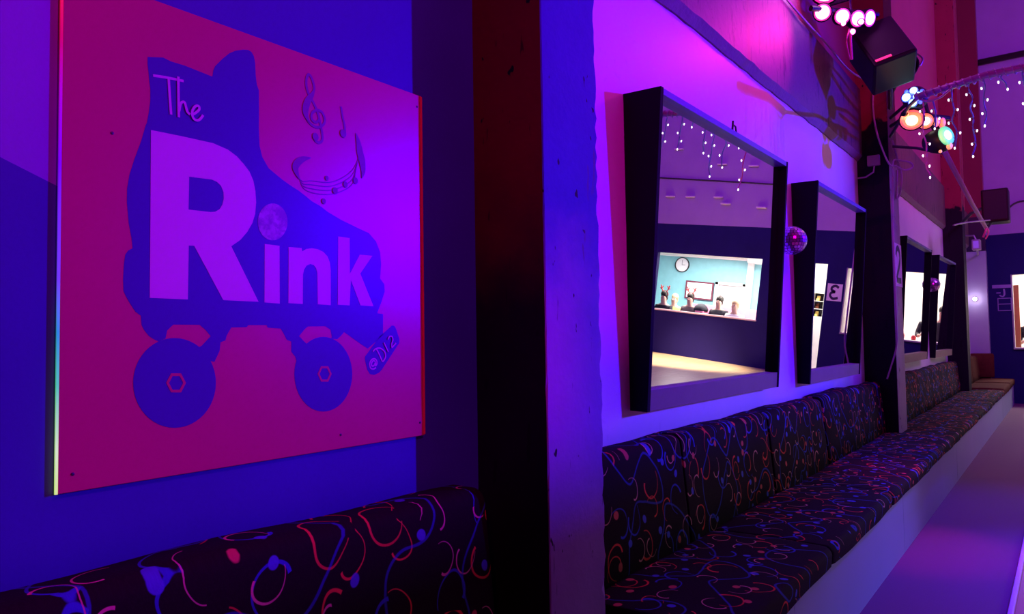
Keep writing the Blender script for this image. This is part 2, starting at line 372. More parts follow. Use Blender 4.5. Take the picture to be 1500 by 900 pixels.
POSTER = {'panel':[(0.6231,2.1786),(1.6517,2.1926),(1.6516,1.136),(0.6254,1.134)],'boot':[(0.7936,2.0544),(0.8286,2.0638),(0.8459,2.0602),(0.878,2.0602),(0.9469,2.0535),(0.9493,2.0696),(0.9538,2.0807),(0.9732,2.1046),(0.9911,2.1233),(1.0075,2.1344),(1.0279,2.1434),(1.0411,2.1468),(1.0506,2.1449),(1.0575,2.1367),(1.0614,2.1206),(1.0629,2.09),(1.066,2.0668),(1.0718,2.0545),(1.0722,2.0064),(1.0717,1.9581),(1.0737,1.915),(1.0814,1.8879),(1.0998,1.8626),(1.14,1.8404),(1.1641,1.8296),(1.1887,1.8203),(1.2102,1.8097),(1.232,1.7978),(1.2618,1.7878),(1.2846,1.776),(1.3314,1.7594),(1.3636,1.7511),(1.3883,1.7443),(1.4305,1.734),(1.4581,1.7124),(1.4737,1.682),(1.4769,1.6491),(1.4729,1.6058),(1.4888,1.59),(1.4903,1.5688),(1.4766,1.5365),(1.4613,1.5065),(1.462,1.5047),(1.483,1.503),(1.4824,1.4436),(1.4549,1.4235),(1.4236,1.4039),(1.3976,1.4176),(1.368,1.4343),(1.3389,1.4507),(1.3266,1.4398),(1.3144,1.4315),(1.2951,1.433),(1.296,1.4399),(1.2921,1.4571),(1.2748,1.4665),(1.2175,1.4656),(1.2063,1.457),(1.1901,1.4406),(1.2062,1.4264),(1.2436,1.3981),(1.1841,1.3693),(1.1784,1.3875),(1.1662,1.4011),(1.1663,1.4269),(1.1528,1.4312),(1.143,1.448),(1.1346,1.4599),(1.0969,1.4621),(1.0936,1.4685),(1.0423,1.4682),(1.0379,1.4631),(0.997,1.4623),(0.9848,1.4429),(0.9818,1.4318),(0.9691,1.4275),(0.9668,1.4072),(0.9537,1.3819),(0.8861,1.4011),(0.9227,1.4206),(0.9442,1.442),(0.9313,1.4567),(0.9168,1.468),(0.8546,1.4681),(0.8408,1.455),(0.8371,1.4375),(0.8214,1.4309),(0.811,1.4361),(0.8007,1.4428),(0.7905,1.455),(0.7843,1.4666),(0.7827,1.4868),(0.7711,1.4951),(0.7602,1.5114),(0.7527,1.5236),(0.764,1.5098),(0.7515,1.5263),(0.7458,1.5381),(0.7447,1.5621),(0.7463,1.596),(0.749,1.6155),(0.7546,1.6247),(0.7641,1.6304),(0.762,1.6507),(0.7556,1.6841),(0.7515,1.7275),(0.7517,1.7568),(0.7563,1.7869),(0.7666,1.8232),(0.7809,1.8657),(0.7906,1.9028),(0.793,1.9083),(0.7973,1.9335),(0.8002,1.9585),(0.8,1.9858),(0.7978,2.0004),(0.7956,2.024),(0.7937,2.0387)],'wheel1':[(0.9574,1.3332),(0.9566,1.3197),(0.9539,1.3065),(0.9496,1.294),(0.9437,1.2823),(0.9363,1.2717),(0.9275,1.2624),(0.9177,1.2546),(0.9068,1.2482),(0.8953,1.2435),(0.8832,1.2405),(0.8709,1.2393),(0.8584,1.2397),(0.8461,1.2418),(0.8342,1.2456),(0.8228,1.2508),(0.8121,1.2575),(0.8022,1.2655),(0.7934,1.2745),(0.7857,1.2846),(0.7793,1.2955),(0.7741,1.3071),(0.7704,1.3191),(0.7681,1.3315),(0.7673,1.3439),(0.7679,1.3562),(0.77,1.3683),(0.7736,1.38),(0.7786,1.391),(0.785,1.4013),(0.7925,1.4106),(0.8013,1.4187),(0.8111,1.4256),(0.8218,1.4311),(0.8332,1.4352),(0.8451,1.4376),(0.8575,1.4383),(0.87,1.4374),(0.8824,1.4347),(0.8945,1.4303),(0.9062,1.4243),(0.9171,1.4167),(0.9271,1.4076),(0.9359,1.3972),(0.9434,1.3857),(0.9494,1.3734),(0.9538,1.3603),(0.9565,1.3468)],'wheel2':[(1.3664,1.3342),(1.3654,1.3208),(1.3626,1.3077),(1.3582,1.2952),(1.3522,1.2836),(1.3448,1.273),(1.336,1.2636),(1.3261,1.2556),(1.3152,1.2492),(1.3036,1.2443),(1.2915,1.2411),(1.2791,1.2397),(1.2667,1.2399),(1.2543,1.2418),(1.2423,1.2454),(1.2308,1.2504),(1.22,1.2569),(1.2102,1.2648),(1.2013,1.2738),(1.1936,1.2838),(1.1871,1.2947),(1.182,1.3062),(1.1783,1.3183),(1.1761,1.3306),(1.1753,1.3431),(1.1761,1.3556),(1.1784,1.3678),(1.1822,1.3795),(1.1874,1.3906),(1.194,1.4009),(1.2018,1.4103),(1.2107,1.4185),(1.2207,1.4255),(1.2316,1.431),(1.2432,1.435),(1.2552,1.4375),(1.2677,1.4382),(1.2802,1.4373),(1.2926,1.4346),(1.3048,1.4303),(1.3163,1.4243),(1.3271,1.4168),(1.337,1.4078),(1.3456,1.3975),(1.353,1.3862),(1.3588,1.3739),(1.363,1.361),(1.3656,1.3477)],'hex1':[(0.8842,1.3373),(0.8727,1.3167),(0.85,1.3182),(0.8387,1.3399),(0.8498,1.3603),(0.8725,1.3593)],'hex2':[(1.2946,1.3382),(1.2827,1.3181),(1.2593,1.3194),(1.2479,1.3404),(1.2595,1.3603),(1.2829,1.3594)],'stop':[(1.4686,1.4369),(1.4963,1.4552),(1.518,1.4697),(1.5275,1.4691),(1.5341,1.4608),(1.5481,1.4294),(1.547,1.4176),(1.5382,1.4086),(1.4767,1.3419),(1.4657,1.3336),(1.4477,1.3284),(1.4317,1.3311),(1.4213,1.3442),(1.4128,1.3743),(1.4138,1.3822),(1.4208,1.3887)],'R':[(0.8016,1.8942),(0.8733,1.8953),(0.9485,1.8951),(0.9867,1.8875),(1.0109,1.8756),(1.0294,1.8601),(1.045,1.8444),(1.0557,1.8237),(1.0614,1.7991),(1.0634,1.7711),(1.0608,1.7425),(1.0532,1.7191),(1.0388,1.6951),(1.0203,1.6738),(0.996,1.6561),(1.0703,1.5257),(0.9755,1.5265),(0.9026,1.6486),(0.8895,1.6479),(0.8878,1.5252),(0.8014,1.5257)],'Rc':[(0.8899,1.8059),(0.9459,1.8083),(0.9586,1.805),(0.9691,1.797),(0.9756,1.7833),(0.9762,1.7671),(0.9727,1.753),(0.9657,1.7412),(0.9547,1.7339),(0.9432,1.7313),(0.8886,1.73)],'i':[(1.0878,1.6702),(1.1308,1.6696),(1.1313,1.523),(1.087,1.5246)],'dot':[(1.1549,1.7334),(1.1545,1.7271),(1.1533,1.7209),(1.1514,1.7148),(1.1488,1.709),(1.1456,1.7035),(1.1417,1.6984),(1.1374,1.6939),(1.1326,1.69),(1.1274,1.6868),(1.122,1.6843),(1.1164,1.6825),(1.1108,1.6816),(1.1052,1.6814),(1.0997,1.6821),(1.0944,1.6835),(1.0894,1.6857),(1.0848,1.6885),(1.0807,1.6921),(1.0771,1.6962),(1.074,1.7009),(1.0716,1.706),(1.0699,1.7115),(1.0688,1.7172),(1.0685,1.7232),(1.0688,1.7292),(1.0699,1.7352),(1.0716,1.7411),(1.0741,1.7468),(1.0771,1.7522),(1.0807,1.7572),(1.0849,1.7617),(1.0895,1.7657),(1.0945,1.7691),(1.0998,1.7718),(1.1053,1.7737),(1.1109,1.7749),(1.1166,1.7753),(1.1222,1.7748),(1.1276,1.7736),(1.1327,1.7716),(1.1375,1.7688),(1.1419,1.7653),(1.1457,1.7612),(1.1489,1.7564),(1.1515,1.7512),(1.1534,1.7455),(1.1545,1.7396)],'n':[(1.1582,1.6692),(1.1982,1.6699),(1.2003,1.6612),(1.2133,1.6689),(1.2315,1.6723),(1.25,1.6715),(1.2687,1.6658),(1.2824,1.6547),(1.29,1.6386),(1.2929,1.6172),(1.2924,1.5235),(1.2493,1.5247),(1.2482,1.6082),(1.2446,1.6201),(1.2372,1.628),(1.2255,1.6302),(1.2138,1.6252),(1.2059,1.6145),(1.2022,1.6006),(1.2013,1.5239),(1.1571,1.525)],'k':[(1.3192,1.7127),(1.3593,1.7124),(1.3593,1.612),(1.396,1.669),(1.4429,1.6696),(1.3973,1.6156),(1.4458,1.5245),(1.3974,1.5257),(1.3625,1.5963),(1.3579,1.5247),(1.3165,1.5254)],'strokes':{'T1':[(0.8057,2.0165),(0.839,2.0206),(0.8757,2.0232)],'T2':[(0.8406,2.0195),(0.843,1.9813),(0.8463,1.9388)],'h1':[(0.8627,2.0297),(0.8632,1.9866),(0.8641,1.9368)],'h2':[(0.8647,1.951),(0.8678,1.9674),(0.8726,1.9739),(0.8775,1.9739),(0.8808,1.9643),(0.8841,1.954),(0.8907,1.9493)],'e':[(0.894,1.9485),(0.9039,1.9562),(0.9122,1.9656),(0.9125,1.9721),(0.9078,1.9738),(0.9012,1.9693),(0.8959,1.9585),(0.8959,1.9474),(0.9006,1.9405),(0.9073,1.9395),(0.9146,1.9438),(0.9223,1.9552)],'at':[(1.452,1.3651),(1.4449,1.3693),(1.4378,1.3629),(1.4377,1.3549),(1.4457,1.3546),(1.452,1.363),(1.4519,1.3543),(1.4574,1.3595),(1.4557,1.3696),(1.4468,1.3746),(1.4361,1.3709),(1.4298,1.3605),(1.4332,1.3484),(1.4438,1.3453),(1.4537,1.3489)],'D1':[(1.456,1.4013),(1.4685,1.3821),(1.4783,1.3642)],'D2':[(1.4416,1.3949),(1.4524,1.4027),(1.4705,1.4037),(1.4869,1.3925),(1.4895,1.3774),(1.4792,1.3648)],'one':[(1.4844,1.4198),(1.4925,1.406),(1.5008,1.3928)],'two':[(1.4993,1.4291),(1.5059,1.4373),(1.5153,1.4373),(1.5189,1.4276),(1.5141,1.4159),(1.5149,1.4056),(1.5225,1.411),(1.5312,1.4178)]},'music':{'clef':[(1.2398,1.9707),(1.2436,1.9625),(1.2545,1.9593),(1.2657,1.9671),(1.2669,1.9833),(1.262,2.0049),(1.2538,2.0349),(1.2402,2.061),(1.2213,2.0855),(1.2149,2.1063),(1.2161,2.1245),(1.2226,2.1363),(1.2312,2.131),(1.2377,2.117),(1.2404,2.1018),(1.2332,2.0841),(1.2185,2.0624),(1.2104,2.0402),(1.213,2.0208),(1.2291,2.0043),(1.2509,2.0002),(1.2704,2.0123),(1.2749,2.0284),(1.2661,2.0446),(1.2483,2.0463),(1.2335,2.0346),(1.2318,2.0184),(1.2454,2.0126),(1.2565,2.0219)],'cleffat':[(1.2404,2.1018),(1.2332,2.0841),(1.2185,2.0624),(1.2115,2.0383),(1.2146,2.0211),(1.2264,2.0069)],'stem':[(1.3315,2.0767),(1.3367,2.0498),(1.3436,2.0256),(1.3452,2.0071)],'sw0':[(1.2287,1.9133),(1.2072,1.907),(1.1898,1.8962),(1.1794,1.8803),(1.1835,1.8644),(1.1912,1.8503)],'line0':[(1.1845,1.869),(1.1991,1.8472),(1.2311,1.8525),(1.2864,1.857),(1.3326,1.8761),(1.3715,1.9062),(1.3931,1.9434),(1.3996,1.9782)],'line1':[(1.1866,1.8658),(1.2007,1.8413),(1.2322,1.8419),(1.2863,1.846),(1.3325,1.864),(1.3714,1.893),(1.3906,1.9334),(1.3983,1.9721)],'line2':[(1.1887,1.8626),(1.2022,1.8354),(1.2332,1.8314),(1.2863,1.8351),(1.3324,1.8519),(1.3713,1.8797),(1.388,1.9234),(1.397,1.9661)],'line3':[(1.1908,1.8595),(1.2038,1.8295),(1.2342,1.8208),(1.2862,1.8241),(1.3323,1.8398),(1.3712,1.8665),(1.3855,1.9134),(1.3957,1.9602)],'tail':[(1.3838,2.0131),(1.3923,1.991),(1.3982,1.9635),(1.4066,1.9364),(1.4101,1.9082),(1.405,1.8882)]},'dots':{'a':(1.2436,1.9729),'b':(1.3381,2.0023),'c':(1.3091,1.8376),'d':(1.3816,1.8771),'e':(1.3454,1.8605),'f':(1.2704,1.8032),'g':(1.2808,1.8675)}}
# ------------------------------------------------------------------ the setting
bm = new(); add_box(bm, (-3, .30, -.1), (FX + .1, WY + .2, 0)); struct('floor', bm, M['carpet'], 'dark carpeted walkway beside the banquette')
bm = new(); add_box(bm, (-3, -12, -.1), (FX + .1, .275, .012)); struct('floor', bm, M['boards'], 'glossy board floor of the skating rink')
bm = new(); add_box(bm, (-3, .275, -.1), (FX, .30, .022), .005); struct('trim_1', bm, M['lavtrim'], 'pale glittery edging strip between carpet and rink boards')
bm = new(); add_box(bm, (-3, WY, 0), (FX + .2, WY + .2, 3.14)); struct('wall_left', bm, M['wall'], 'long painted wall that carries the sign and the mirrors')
# stained band above the white paint, its lower arris chipped
bm = new()
xs = [-3 + .12 * i for i in range(int((FX + 3) / .12) + 2)]
prof = []
for x in xs:
    j = random.uniform(-.010, .010) + (.012 if random.random() < .08 else 0)
    prof.append([(x, WY + .02, 3.12 + j * .3), (x, WY - .012 + abs(j) * .3, 3.125 + j * .5), (x, WY - .05, 3.172 + j * .6), (x, WY - .052, 3.83), (x, WY + .02, 3.85)])
vv = [[bm.verts.new(p) for p in r] for r in prof]
for i in range(len(vv) - 1):
    for k in range(4):
        f = bm.faces.new((vv[i][k], vv[i][k + 1], vv[i + 1][k + 1], vv[i + 1][k])); f.material_index = 1 if k == 1 else 0
bmesh.ops.recalc_face_normals(bm, faces=bm.faces[:])
struct('trim_2', bm, [M['band'], M['ledge']], 'stained concrete band running above the mirrors')
bm = new(); add_box(bm, (-3, WY - .01, 3.83), (FX + .2, WY + .2, 10.)); struct('wall_left', bm, M['red'], 'red painted upper wall over the stained band')
bm = new()
pts = smooth([(2.3, 1.53, 3.86), (4.0, 1.52, 3.85), (5.33, 1.53, 3.845), (5.9, 1.52, 3.83), (6.5, 1.53, 3.865), (7.2, 1.52, 3.85), (7.75, 1.46, 3.87)], 8)
add_tube(bm, pts, .009, 6)
tag(obj('wall_cable', bm, M['wire']), 'pale cable drooping along the top edge of the stained band', 'cable')

def chipped_pillar(x0, x1, y0, z1, mats, lab, zb=0., chips=.008):
    """square pillar whose two front arrises are chipped; slot 0 front, slot 1 sides"""
    bm = new(); n = int((z1 - zb) / .035)
    rings = []
    for i in range(n + 1):
        z = zb + (z1 - zb) * i / n
        def c(): return random.uniform(0, chips) * (3. if random.random() < .07 else 1.)
        a, b, d, e = c() * .5, c() * .3, c() * 1.6, c() * .5
        rings.append([bm.verts.new(p) for p in ((x0, WY + .02, z), (x0, y0 + .003 + b * .3, z), (x0 + .003 + a * .5, y0, z), (x1 - .012 - d, y0, z), (x1, y0 + .012 + e, z), (x1, WY + .02, z))])
    for i in range(n):
        for k in range(5):
            f = bm.faces.new((rings[i][k], rings[i][k + 1], rings[i + 1][k + 1], rings[i + 1][k]))
            f.material_index = 0 if k in (1, 2, 3) else 1
    bm.faces.new(rings[-1]); bm.faces.new(rings[0][::-1])
    bmesh.ops.recalc_face_normals(bm, faces=bm.faces[:])
    return struct('pillar', bm, mats, lab)
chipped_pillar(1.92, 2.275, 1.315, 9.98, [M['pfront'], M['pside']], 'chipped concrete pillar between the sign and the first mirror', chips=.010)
chipped_pillar(7.80, 8.24, 1.315, 9.98, [M['pfrontw'], M['psideb']], 'black sided pillar with a pale front between the second and third mirrors', chips=.003)
chipped_pillar(13.95, 14.35, 1.315, 9.98, [M['psideb'], M['psideb']], 'far black pillar past the last mirror', chips=.003)
# corner pier on the far wall: red high up, pale painted low down
m_, nt_, b_ = nodes('corner_pier_paint'); g_ = N(nt_); p_ = g_.pos(); z_ = g_.xyz(p_)[2]
nz = g_.noise(p_, 2., 4)
c_ = g_.mix(g_.math('GREATER_THAN', z_, 3.05), g_.mix(nz, (.34, .36, .46), (.46, .48, .58)), (.03, .02, .05))
c_ = g_.mix(g_.math('GREATER_THAN', z_, 3.75), c_, (.24, .02, .05)); g_.link(c_, b_.inputs['Base Color']); b_.inputs['Roughness'].default_value = .35
bm = new(); add_box(bm, (FX - .22, 1.27, 0), (FX + .05, WY + .05, 9.98), .004); struct('pillar', bm, m_, 'corner pier at the end of the mirror wall, pale below and red above')

# far wall with a serving hatch, a doorway and a second hatch
ops = [(-5.70, -2.95, 1.15, 2.63), (-2.35, -1.45, 0., 2.62), (-1.02, .87, 1.10, 2.56)]
ys = sorted({-12., 1.7} | {a for o in ops for a in o[:2]}); zs = sorted({0., 10.} | {a for o in ops for a in o[2:]})
bm = new()
for i in range(len(ys) - 1):
    run = None
    for k in range(len(zs) - 1):
        cy, cz = (ys[i] + ys[i + 1]) / 2, (zs[k] + zs[k + 1]) / 2
        if not any(a < cy < b and c < cz < d for a, b, c, d in ops):
            add_box(bm, (FX, ys[i], zs[k]), (FX + .14, ys[i + 1], zs[k + 1]))
struct('wall_far', bm, M['far'], 'navy far wall with lavender paint high up and lit openings')
DK = mat('dark_violet_wall', (.05, .03, .09), .7)
bm = new(); add_box(bm, (-3, -12.2, 0), (FX, -12, 10.)); struct('wall_right', bm, DK)
bm = new(); add_box(bm, (-3.2, -12.2, 0), (-3, WY + .2, 10.)); struct('wall_back', bm, DK)
bm = new(); add_box(bm, (-3.2, -12.2, 10.), (FX + .2, WY + .2, 10.15)); struct('ceiling', bm, M['far'], 'high dark hall ceiling')

# rooms behind the far wall
RX0 = FX + .14
bm = new(); add_box(bm, (RX0 - .05, -8, -.1), (22, 2.6, 0)); struct('floor', bm, M['counter'], 'floor of the rooms behind the hatches')
bm = new(); add_box(bm, (RX0, -8, 2.86), (22, 2.6, 3.0)); struct('ceiling', bm, M['roomwhite'], 'white ceiling of the rooms behind the hatches')
bm = new(); add_box(bm, (21.5, -8, 0), (21.7, -2.7, 2.86)); struct('wall_back', bm, M['cyan'], 'turquoise back wall of the cafe room')
bm = new(); add_box(bm, (21.42, -4.62, 0), (21.5, -4.44, 2.86), .004); struct('trim_3', bm, M['roomwhite'], 'white post in front of the turquoise wall')
bm = new(); add_box(bm, (20.6, -4.35, 2.66), (21.5, -2.7, 2.86)); add_box(bm, (21.2, -7.9, 2.74), (21.5, -4.35, 2.86)); struct('trim_4', bm, M['roomwhite'], 'white bulkhead over the turquoise wall')
bm = new(); add_box(bm, (RX0, -2.75, 0), (21.7, -2.62, 2.86)); struct('wall_left', bm, M['roomwhite'], 'partition between the cafe room and the passage')
bm = new(); add_box(bm, (RX0, -1.38, 0), (20.4, -1.26, 2.86)); struct('wall_left', bm, M['grey'], 'grey partition between the passage and the kiosk')
bm = new(); add_box(bm, (20.2, -2.62, 0), (20.35, -1.38, 2.86)); struct('wall_back', bm, M['roomwhite'], 'white end wall of the passage')
bm = new(); add_box(bm, (20.2, -1.26, 0), (20.35, 2.6, 2.86)); struct('wall_back', bm, M['roomwhite'], 'white end wall of the kiosk')
bm = new(); add_box(bm, (20.16, -1.26, 0), (20.2, -.55, 2.32)); struct('trim_5', bm, M['pinkpaint'], 'pink painted panel on the kiosk end wall')
bm = new(); add_box(bm, (RX0, 2.5, 0), (20.4, 2.6, 2.86)); struct('wall_right', bm, M['roomwhite'])
bm = new(); add_box(bm, (RX0, -8.1, 0), (22, -8, 2.86)); struct('wall_right', bm, M['cyan'])
bm = new()   # reveal trim of the kiosk hatch
for lo, hi in (((FX - .02, .86, 1.10), (FX + .16, .885, 2.56)), ((FX - .02, -1.035, 1.10), (FX + .16, -1.01, 2.56)), ((FX - .05, -1.035, 1.07), (FX + .2, .885, 1.105))):
    add_box(bm, lo, hi, .004)
struct('trim_6', bm, M['grey'], 'grey lining of the kiosk hatch')
bm = new()
add_box(bm, (FX - .03, -5.72, 1.12), (FX + .35, -2.93, 1.155), .005)
struct('trim_7', bm, M['counter'], 'counter ledge of the cafe hatch')
bm = new(); add_box(bm, (21.44, -5.44, 0), (21.52, -4.70, 1.98), .004); d_ = struct('door_1', bm, M['grey'], 'grey door in a white frame in the turquoise wall')
bm = new()
for lo, hi in (((21.40, -5.54, 0), (21.5, -5.44, 2.06)), ((21.40, -4.70, 0), (21.5, -4.62, 2.06)), ((21.40, -5.54, 1.98), (21.5, -4.62, 2.06))): add_box(bm, lo, hi, .004)
obj('door_frame', bm, M['roomwhite'], d_)
bm = new(); add_lathe(bm, [(.02, 0), (.02, .04), (.035, .05), (.035, .08), (.01, .09)], (21.44, -4.78, 1.02), (-1, 0, 0), 12); obj('door_handle', bm, M['steel'], d_, True)
# timber uprights inside the kiosk hatch
t = thing('timber_post', 'orange timber upright just inside the left side of the kiosk hatch', 'post', (18.05, .83, 0))
box('upright', (18.0, .775, .02), (18.1, .865, 2.36), M['orange'], t, .006)
box('foot', (17.97, .76, 0), (18.13, .88, .03), M['orange'], t, .004)

# ------------------------------------------------------------------ banquette seating
def loft(bm, prof, x0, x1, bulge=.006, inset=.02, step=.1):
    n = max(3, int((x1 - x0) / step)); cy = sum(p[0] for p in prof) / len(prof); cz = sum(p[1] for p in prof) / len(prof)
    st = [(x0, .95), (x0 + inset * .4, .98), (x0 + inset, .995)]
    st += [(x0 + inset + (x1 - x0 - 2 * inset) * i / n, 1.) for i in range(1, n)]
    st += [(x1 - inset, .995), (x1 - inset * .4, .98), (x1, .95)]
    ph = random.uniform(0, 6)
    rings = []
    for x, s in st:
        w = bulge * math.sin(3.1 * x + ph) + bulge * .6 * math.sin(9.7 * x + 2 * ph)
        rings.append([bm.verts.new((x, cy + (p[0] - cy) * s - (w if p[0] < cy else 0), cz + (p[1] - cz) * s + (w if p[1] > cz else 0))) for p in prof])
    m = len(prof)
    for i in range(len(rings) - 1):
        for k in range(m): bm.faces.new((rings[i][k], rings[i][(k + 1) % m], rings[i + 1][(k + 1) % m], rings[i + 1][k]))
    bm.faces.new(rings[0][::-1]); bm.faces.new(rings[-1])
    bmesh.ops.recalc_face_normals(bm, faces=bm.faces[:])
def arc(cy, cz, r, a0, a1, n=4): return [(cy + r * math.cos(math.radians(a0 + (a1 - a0) * i / n)), cz + r * math.sin(math.radians(a0 + (a1 - a0) * i / n))) for i in range(n + 1)]
def back_prof(zt=.965, d=0.):
    return [(1.597, .46), (1.597, zt - .01)] + [(1.585, zt)] + arc(1.505 + d, zt - .045, .045, 80, 180, 5) + [(1.43 + d, .62), (1.42 + d, .46)]
def seat_prof(zt=.487, y0=.868, y1=1.425):
    return [(y1, .39), (y1, zt - .004), (y1 - .02, zt)] + [((y0 + y1) / 2, zt + .006)] + arc(y0 + .035, zt - .035, .035, 90, 180, 4) + [(y0 + .004, .40), (y0 + .02, .39)]
def bench(name, label, x0, x1, backs, seats, panels, m=None, dz=0.):
    t = thing(name, label, 'bench', ((x0 + x1) / 2, 1.25, 0))
    m = m or M['fabric']
    for a, b in zip(panels[:-1], panels[1:]):
        box('plinth_panel', (a + .002, .905, 0), (b - .002, .93, .395 + dz), M['plinth'], t)
    bm = new(); add_prism(bm, [(x0 + .01, .935, 0), (x1 - .01, .935, 0), (x1 - .01, 1.30, 0), (backs[-1] - .01, 1.30, 0), (backs[-1] - .01, 1.59, 0), (x0 + .01, 1.59, 0)], (0, 0, .38)); obj('seat_box', bm, M['black'], t)
    for a, b in zip(backs[:-1], backs[1:]):
        bm = new(); loft(bm, back_prof(.965 + random.uniform(-.006, .008), random.uniform(-.006, .006)), a + .004, b - .004); obj('back_cushion', bm, m, t, True, True)
    for s in seats:
        a, b = s[:2]; y1 = s[2] if len(s) > 2 else 1.425
        bm = new(); loft(bm, seat_prof(.487 + dz + random.uniform(-.004, .004), .868 + random.uniform(-.006, .006), y1), a + .003, b - .003, .004, .03); obj('seat_cushion', bm, m, t, True, True)
    return t
bench('banquette', 'swirl patterned banquette below the roller skate sign', -1.6, 1.80, [-1.6, .42, 1.80], [(-1.6, .42), (.42, 1.80)], [-1.6, .4, 1.80])
bench('banquette', 'long swirl patterned banquette running under the two nearest mirrors', 2.29, 8.26,
      [2.29, 3.22, 4.45, 5.68, 6.8, 7.78], [(2.29, 3.5), (3.5, 4.9), (4.9, 6.3), (6.3, 7.77), (7.77, 8.26, 1.305)], [2.29, 3.02, 5.4, 8.26])
bench('banquette', 'swirl patterned banquette between the two black pillars', 8.27, 14.36,
      [8.27, 10.2, 12.1, 13.93], [(8.27, 10.2), (10.2, 12.1), (12.1, 13.93), (13.93, 14.36, 1.305)], [8.27, 10.8, 14.36], dz=-.012)
t = bench('banquette', 'brown lit banquette in the far corner against the navy wall', 14.37, 17.45, [14.37, 15.9, 17.3], [(14.37, 15.9), (15.9, 17.45)], [14.37, 17.45], M['glassbrown'], dz=.02)
# ------------------------------------------------------------------ roller skate sign
def flat(name, pts, y, m, parent, t=.0006, hole=None, label=None):
    bm = new()
    if hole:
        a = [bm.verts.new((p[0], y, p[1])) for p in pts]; h = [bm.verts.new((p[0], y, p[1])) for p in hole]
        es = [bm.edges.new((v[i], v[(i + 1) % len(v)])) for v in (a, h) for i in range(len(v))]
        bmesh.ops.triangle_fill(bm, use_beauty=True, edges=es)
        ret = bmesh.ops.extrude_face_region(bm, geom=bm.faces[:])
        bmesh.ops.translate(bm, verts=[v for v in ret['geom'] if isinstance(v, bmesh.types.BMVert)], vec=(0, t, 0))
        bmesh.ops.recalc_face_normals(bm, faces=bm.faces[:])
    else:
        a = [bm.verts.new((p[0], y, p[1])) for p in pts]
        es = [bm.edges.new((a[i], a[(i + 1) % len(a)])) for i in range(len(a))]
        bmesh.ops.triangle_fill(bm, use_beauty=True, edges=es)
        ret = bmesh.ops.extrude_face_region(bm, geom=bm.faces[:])
        bmesh.ops.translate(bm, verts=[v for v in ret['geom'] if isinstance(v, bmesh.types.BMVert)], vec=(0, t, 0))
        bmesh.ops.recalc_face_normals(bm, faces=bm.faces[:])
    return obj(name, bm, m, parent, label=label)
YP = WY - .012
sign = thing('wall_sign', 'large square red sign with a blue roller skate and pale lettering', 'sign', (1.138, YP, 1.134))
PX0, PX1, PZ0, PZ1 = .6235, 1.6517, 1.1345, 2.1875
M['sign'] = mat('sign_red', (.55, .03, .12), .31, var=.05, vs=2, spec=.65)
M['skate'] = mat('sign_blue', (.055, .03, .30), .34, var=.05, vs=2)
M['letter'] = mat('sign_white', (.64, .40, .64), .40, var=.03, vs=2)
M['note'] = mat('sign_violet_print', (.20, .03, .22), .45, var=.2, vs=40)
M['signedge'] = mat('sign_red_edge', (.75, .02, .06), .4)
box('panel', (PX0, YP, PZ0), (PX1, WY, PZ1), M['sign'], sign, .0015)
flat('skate_graphic', POSTER['boot'], YP - .0006, M['skate'], sign, label='dark blue high boot of the printed roller skate')
for k, hx in (('wheel1', 'hex1'), ('wheel2', 'hex2')):
    w = flat('wheel_graphic', POSTER[k], YP - .0008, M['skate'], sign, .0008, label='dark blue printed skate wheel')
    P6 = POSTER[hx]; cx, cz = sum(p[0] for p in P6) / 6, sum(p[1] for p in P6) / 6
    flat('hexagon_bolt', P6, YP - .0016, M['sign'], w, .0008, [(cx + (p[0] - cx) * .72, cz + (p[1] - cz) * .72) for p in P6], label='red hexagon outline at the hub')
ts = flat('toe_stop_graphic', POSTER['stop'], YP - .0006, M['skate'], sign, label='dark blue printed toe stop')
bm = new()
for i, k in enumerate(('at', 'D1', 'D2', 'one', 'two')): ribbon(bm, POSTER['strokes'][k], .0040, YP - .0013 - .0005 * i, .0007)
obj('small_lettering', bm, M['letter'], ts, label='thin handwritten @D12')
for k, hole in (('R', 'Rc'), ('i', None), ('n', None), ('k', None)):
    flat('letter', POSTER[k], YP - .0014, M['letter'], sign, .0008, POSTER[hole] if hole else None, label='pale bold letter ' + k)
bm = new()
for i, k in enumerate(('T1', 'T2', 'h1', 'h2', 'e')): ribbon(bm, POSTER['strokes'][k], .0058, YP - .0014 - .0005 * i, .0008)
obj('script_lettering', bm, M['letter'], sign, label='thin handwritten word The')
# the printed glitter ball that dots the i
m_, nt_, b_ = nodes('printed_glitter_ball'); g_ = N(nt_)
v_ = g_.new('ShaderNodeTexVoronoi'); v_.inputs['Scale'].default_value = 110.; g_.link(g_.pos(), v_.inputs['Vector'])
vz = g_.xyz(g_.pos())[2]
f_ = g_.math('MULTIPLY', g_.ramp(g_.noise(g_.pos(), 26., 3), .42, .60), .75)
g_.link(g_.mix(f_, g_.mix(g_.xyz(v_.outputs['Color'])[0], (.34, .26, .44), (.48, .40, .56)), (.16, .09, .30)), b_.inputs['Base Color']); b_.inputs['Roughness'].default_value = .4
flat('letter_dot', POSTER['dot'], YP - .0014, m_, sign, .0008, label='printed glitter ball as the dot of the i')
bm = new()
mu = POSTER['music']
ribbon(bm, mu['clef'], .0075, YP - .0012, .0012)
ribbon(bm, mu['cleffat'], .020, YP - .0018, .0014, True)
ribbon(bm, mu['stem'], .007, YP - .0012, .0012)
ribbon(bm, mu['sw0'], .020, YP - .0018, .0012, True)
for i in range(4): ribbon(bm, mu['line%d' % i], .0018, YP - .0012, .0012)
ribbon(bm, mu['tail'], .024, YP - .0018, .0012, True)
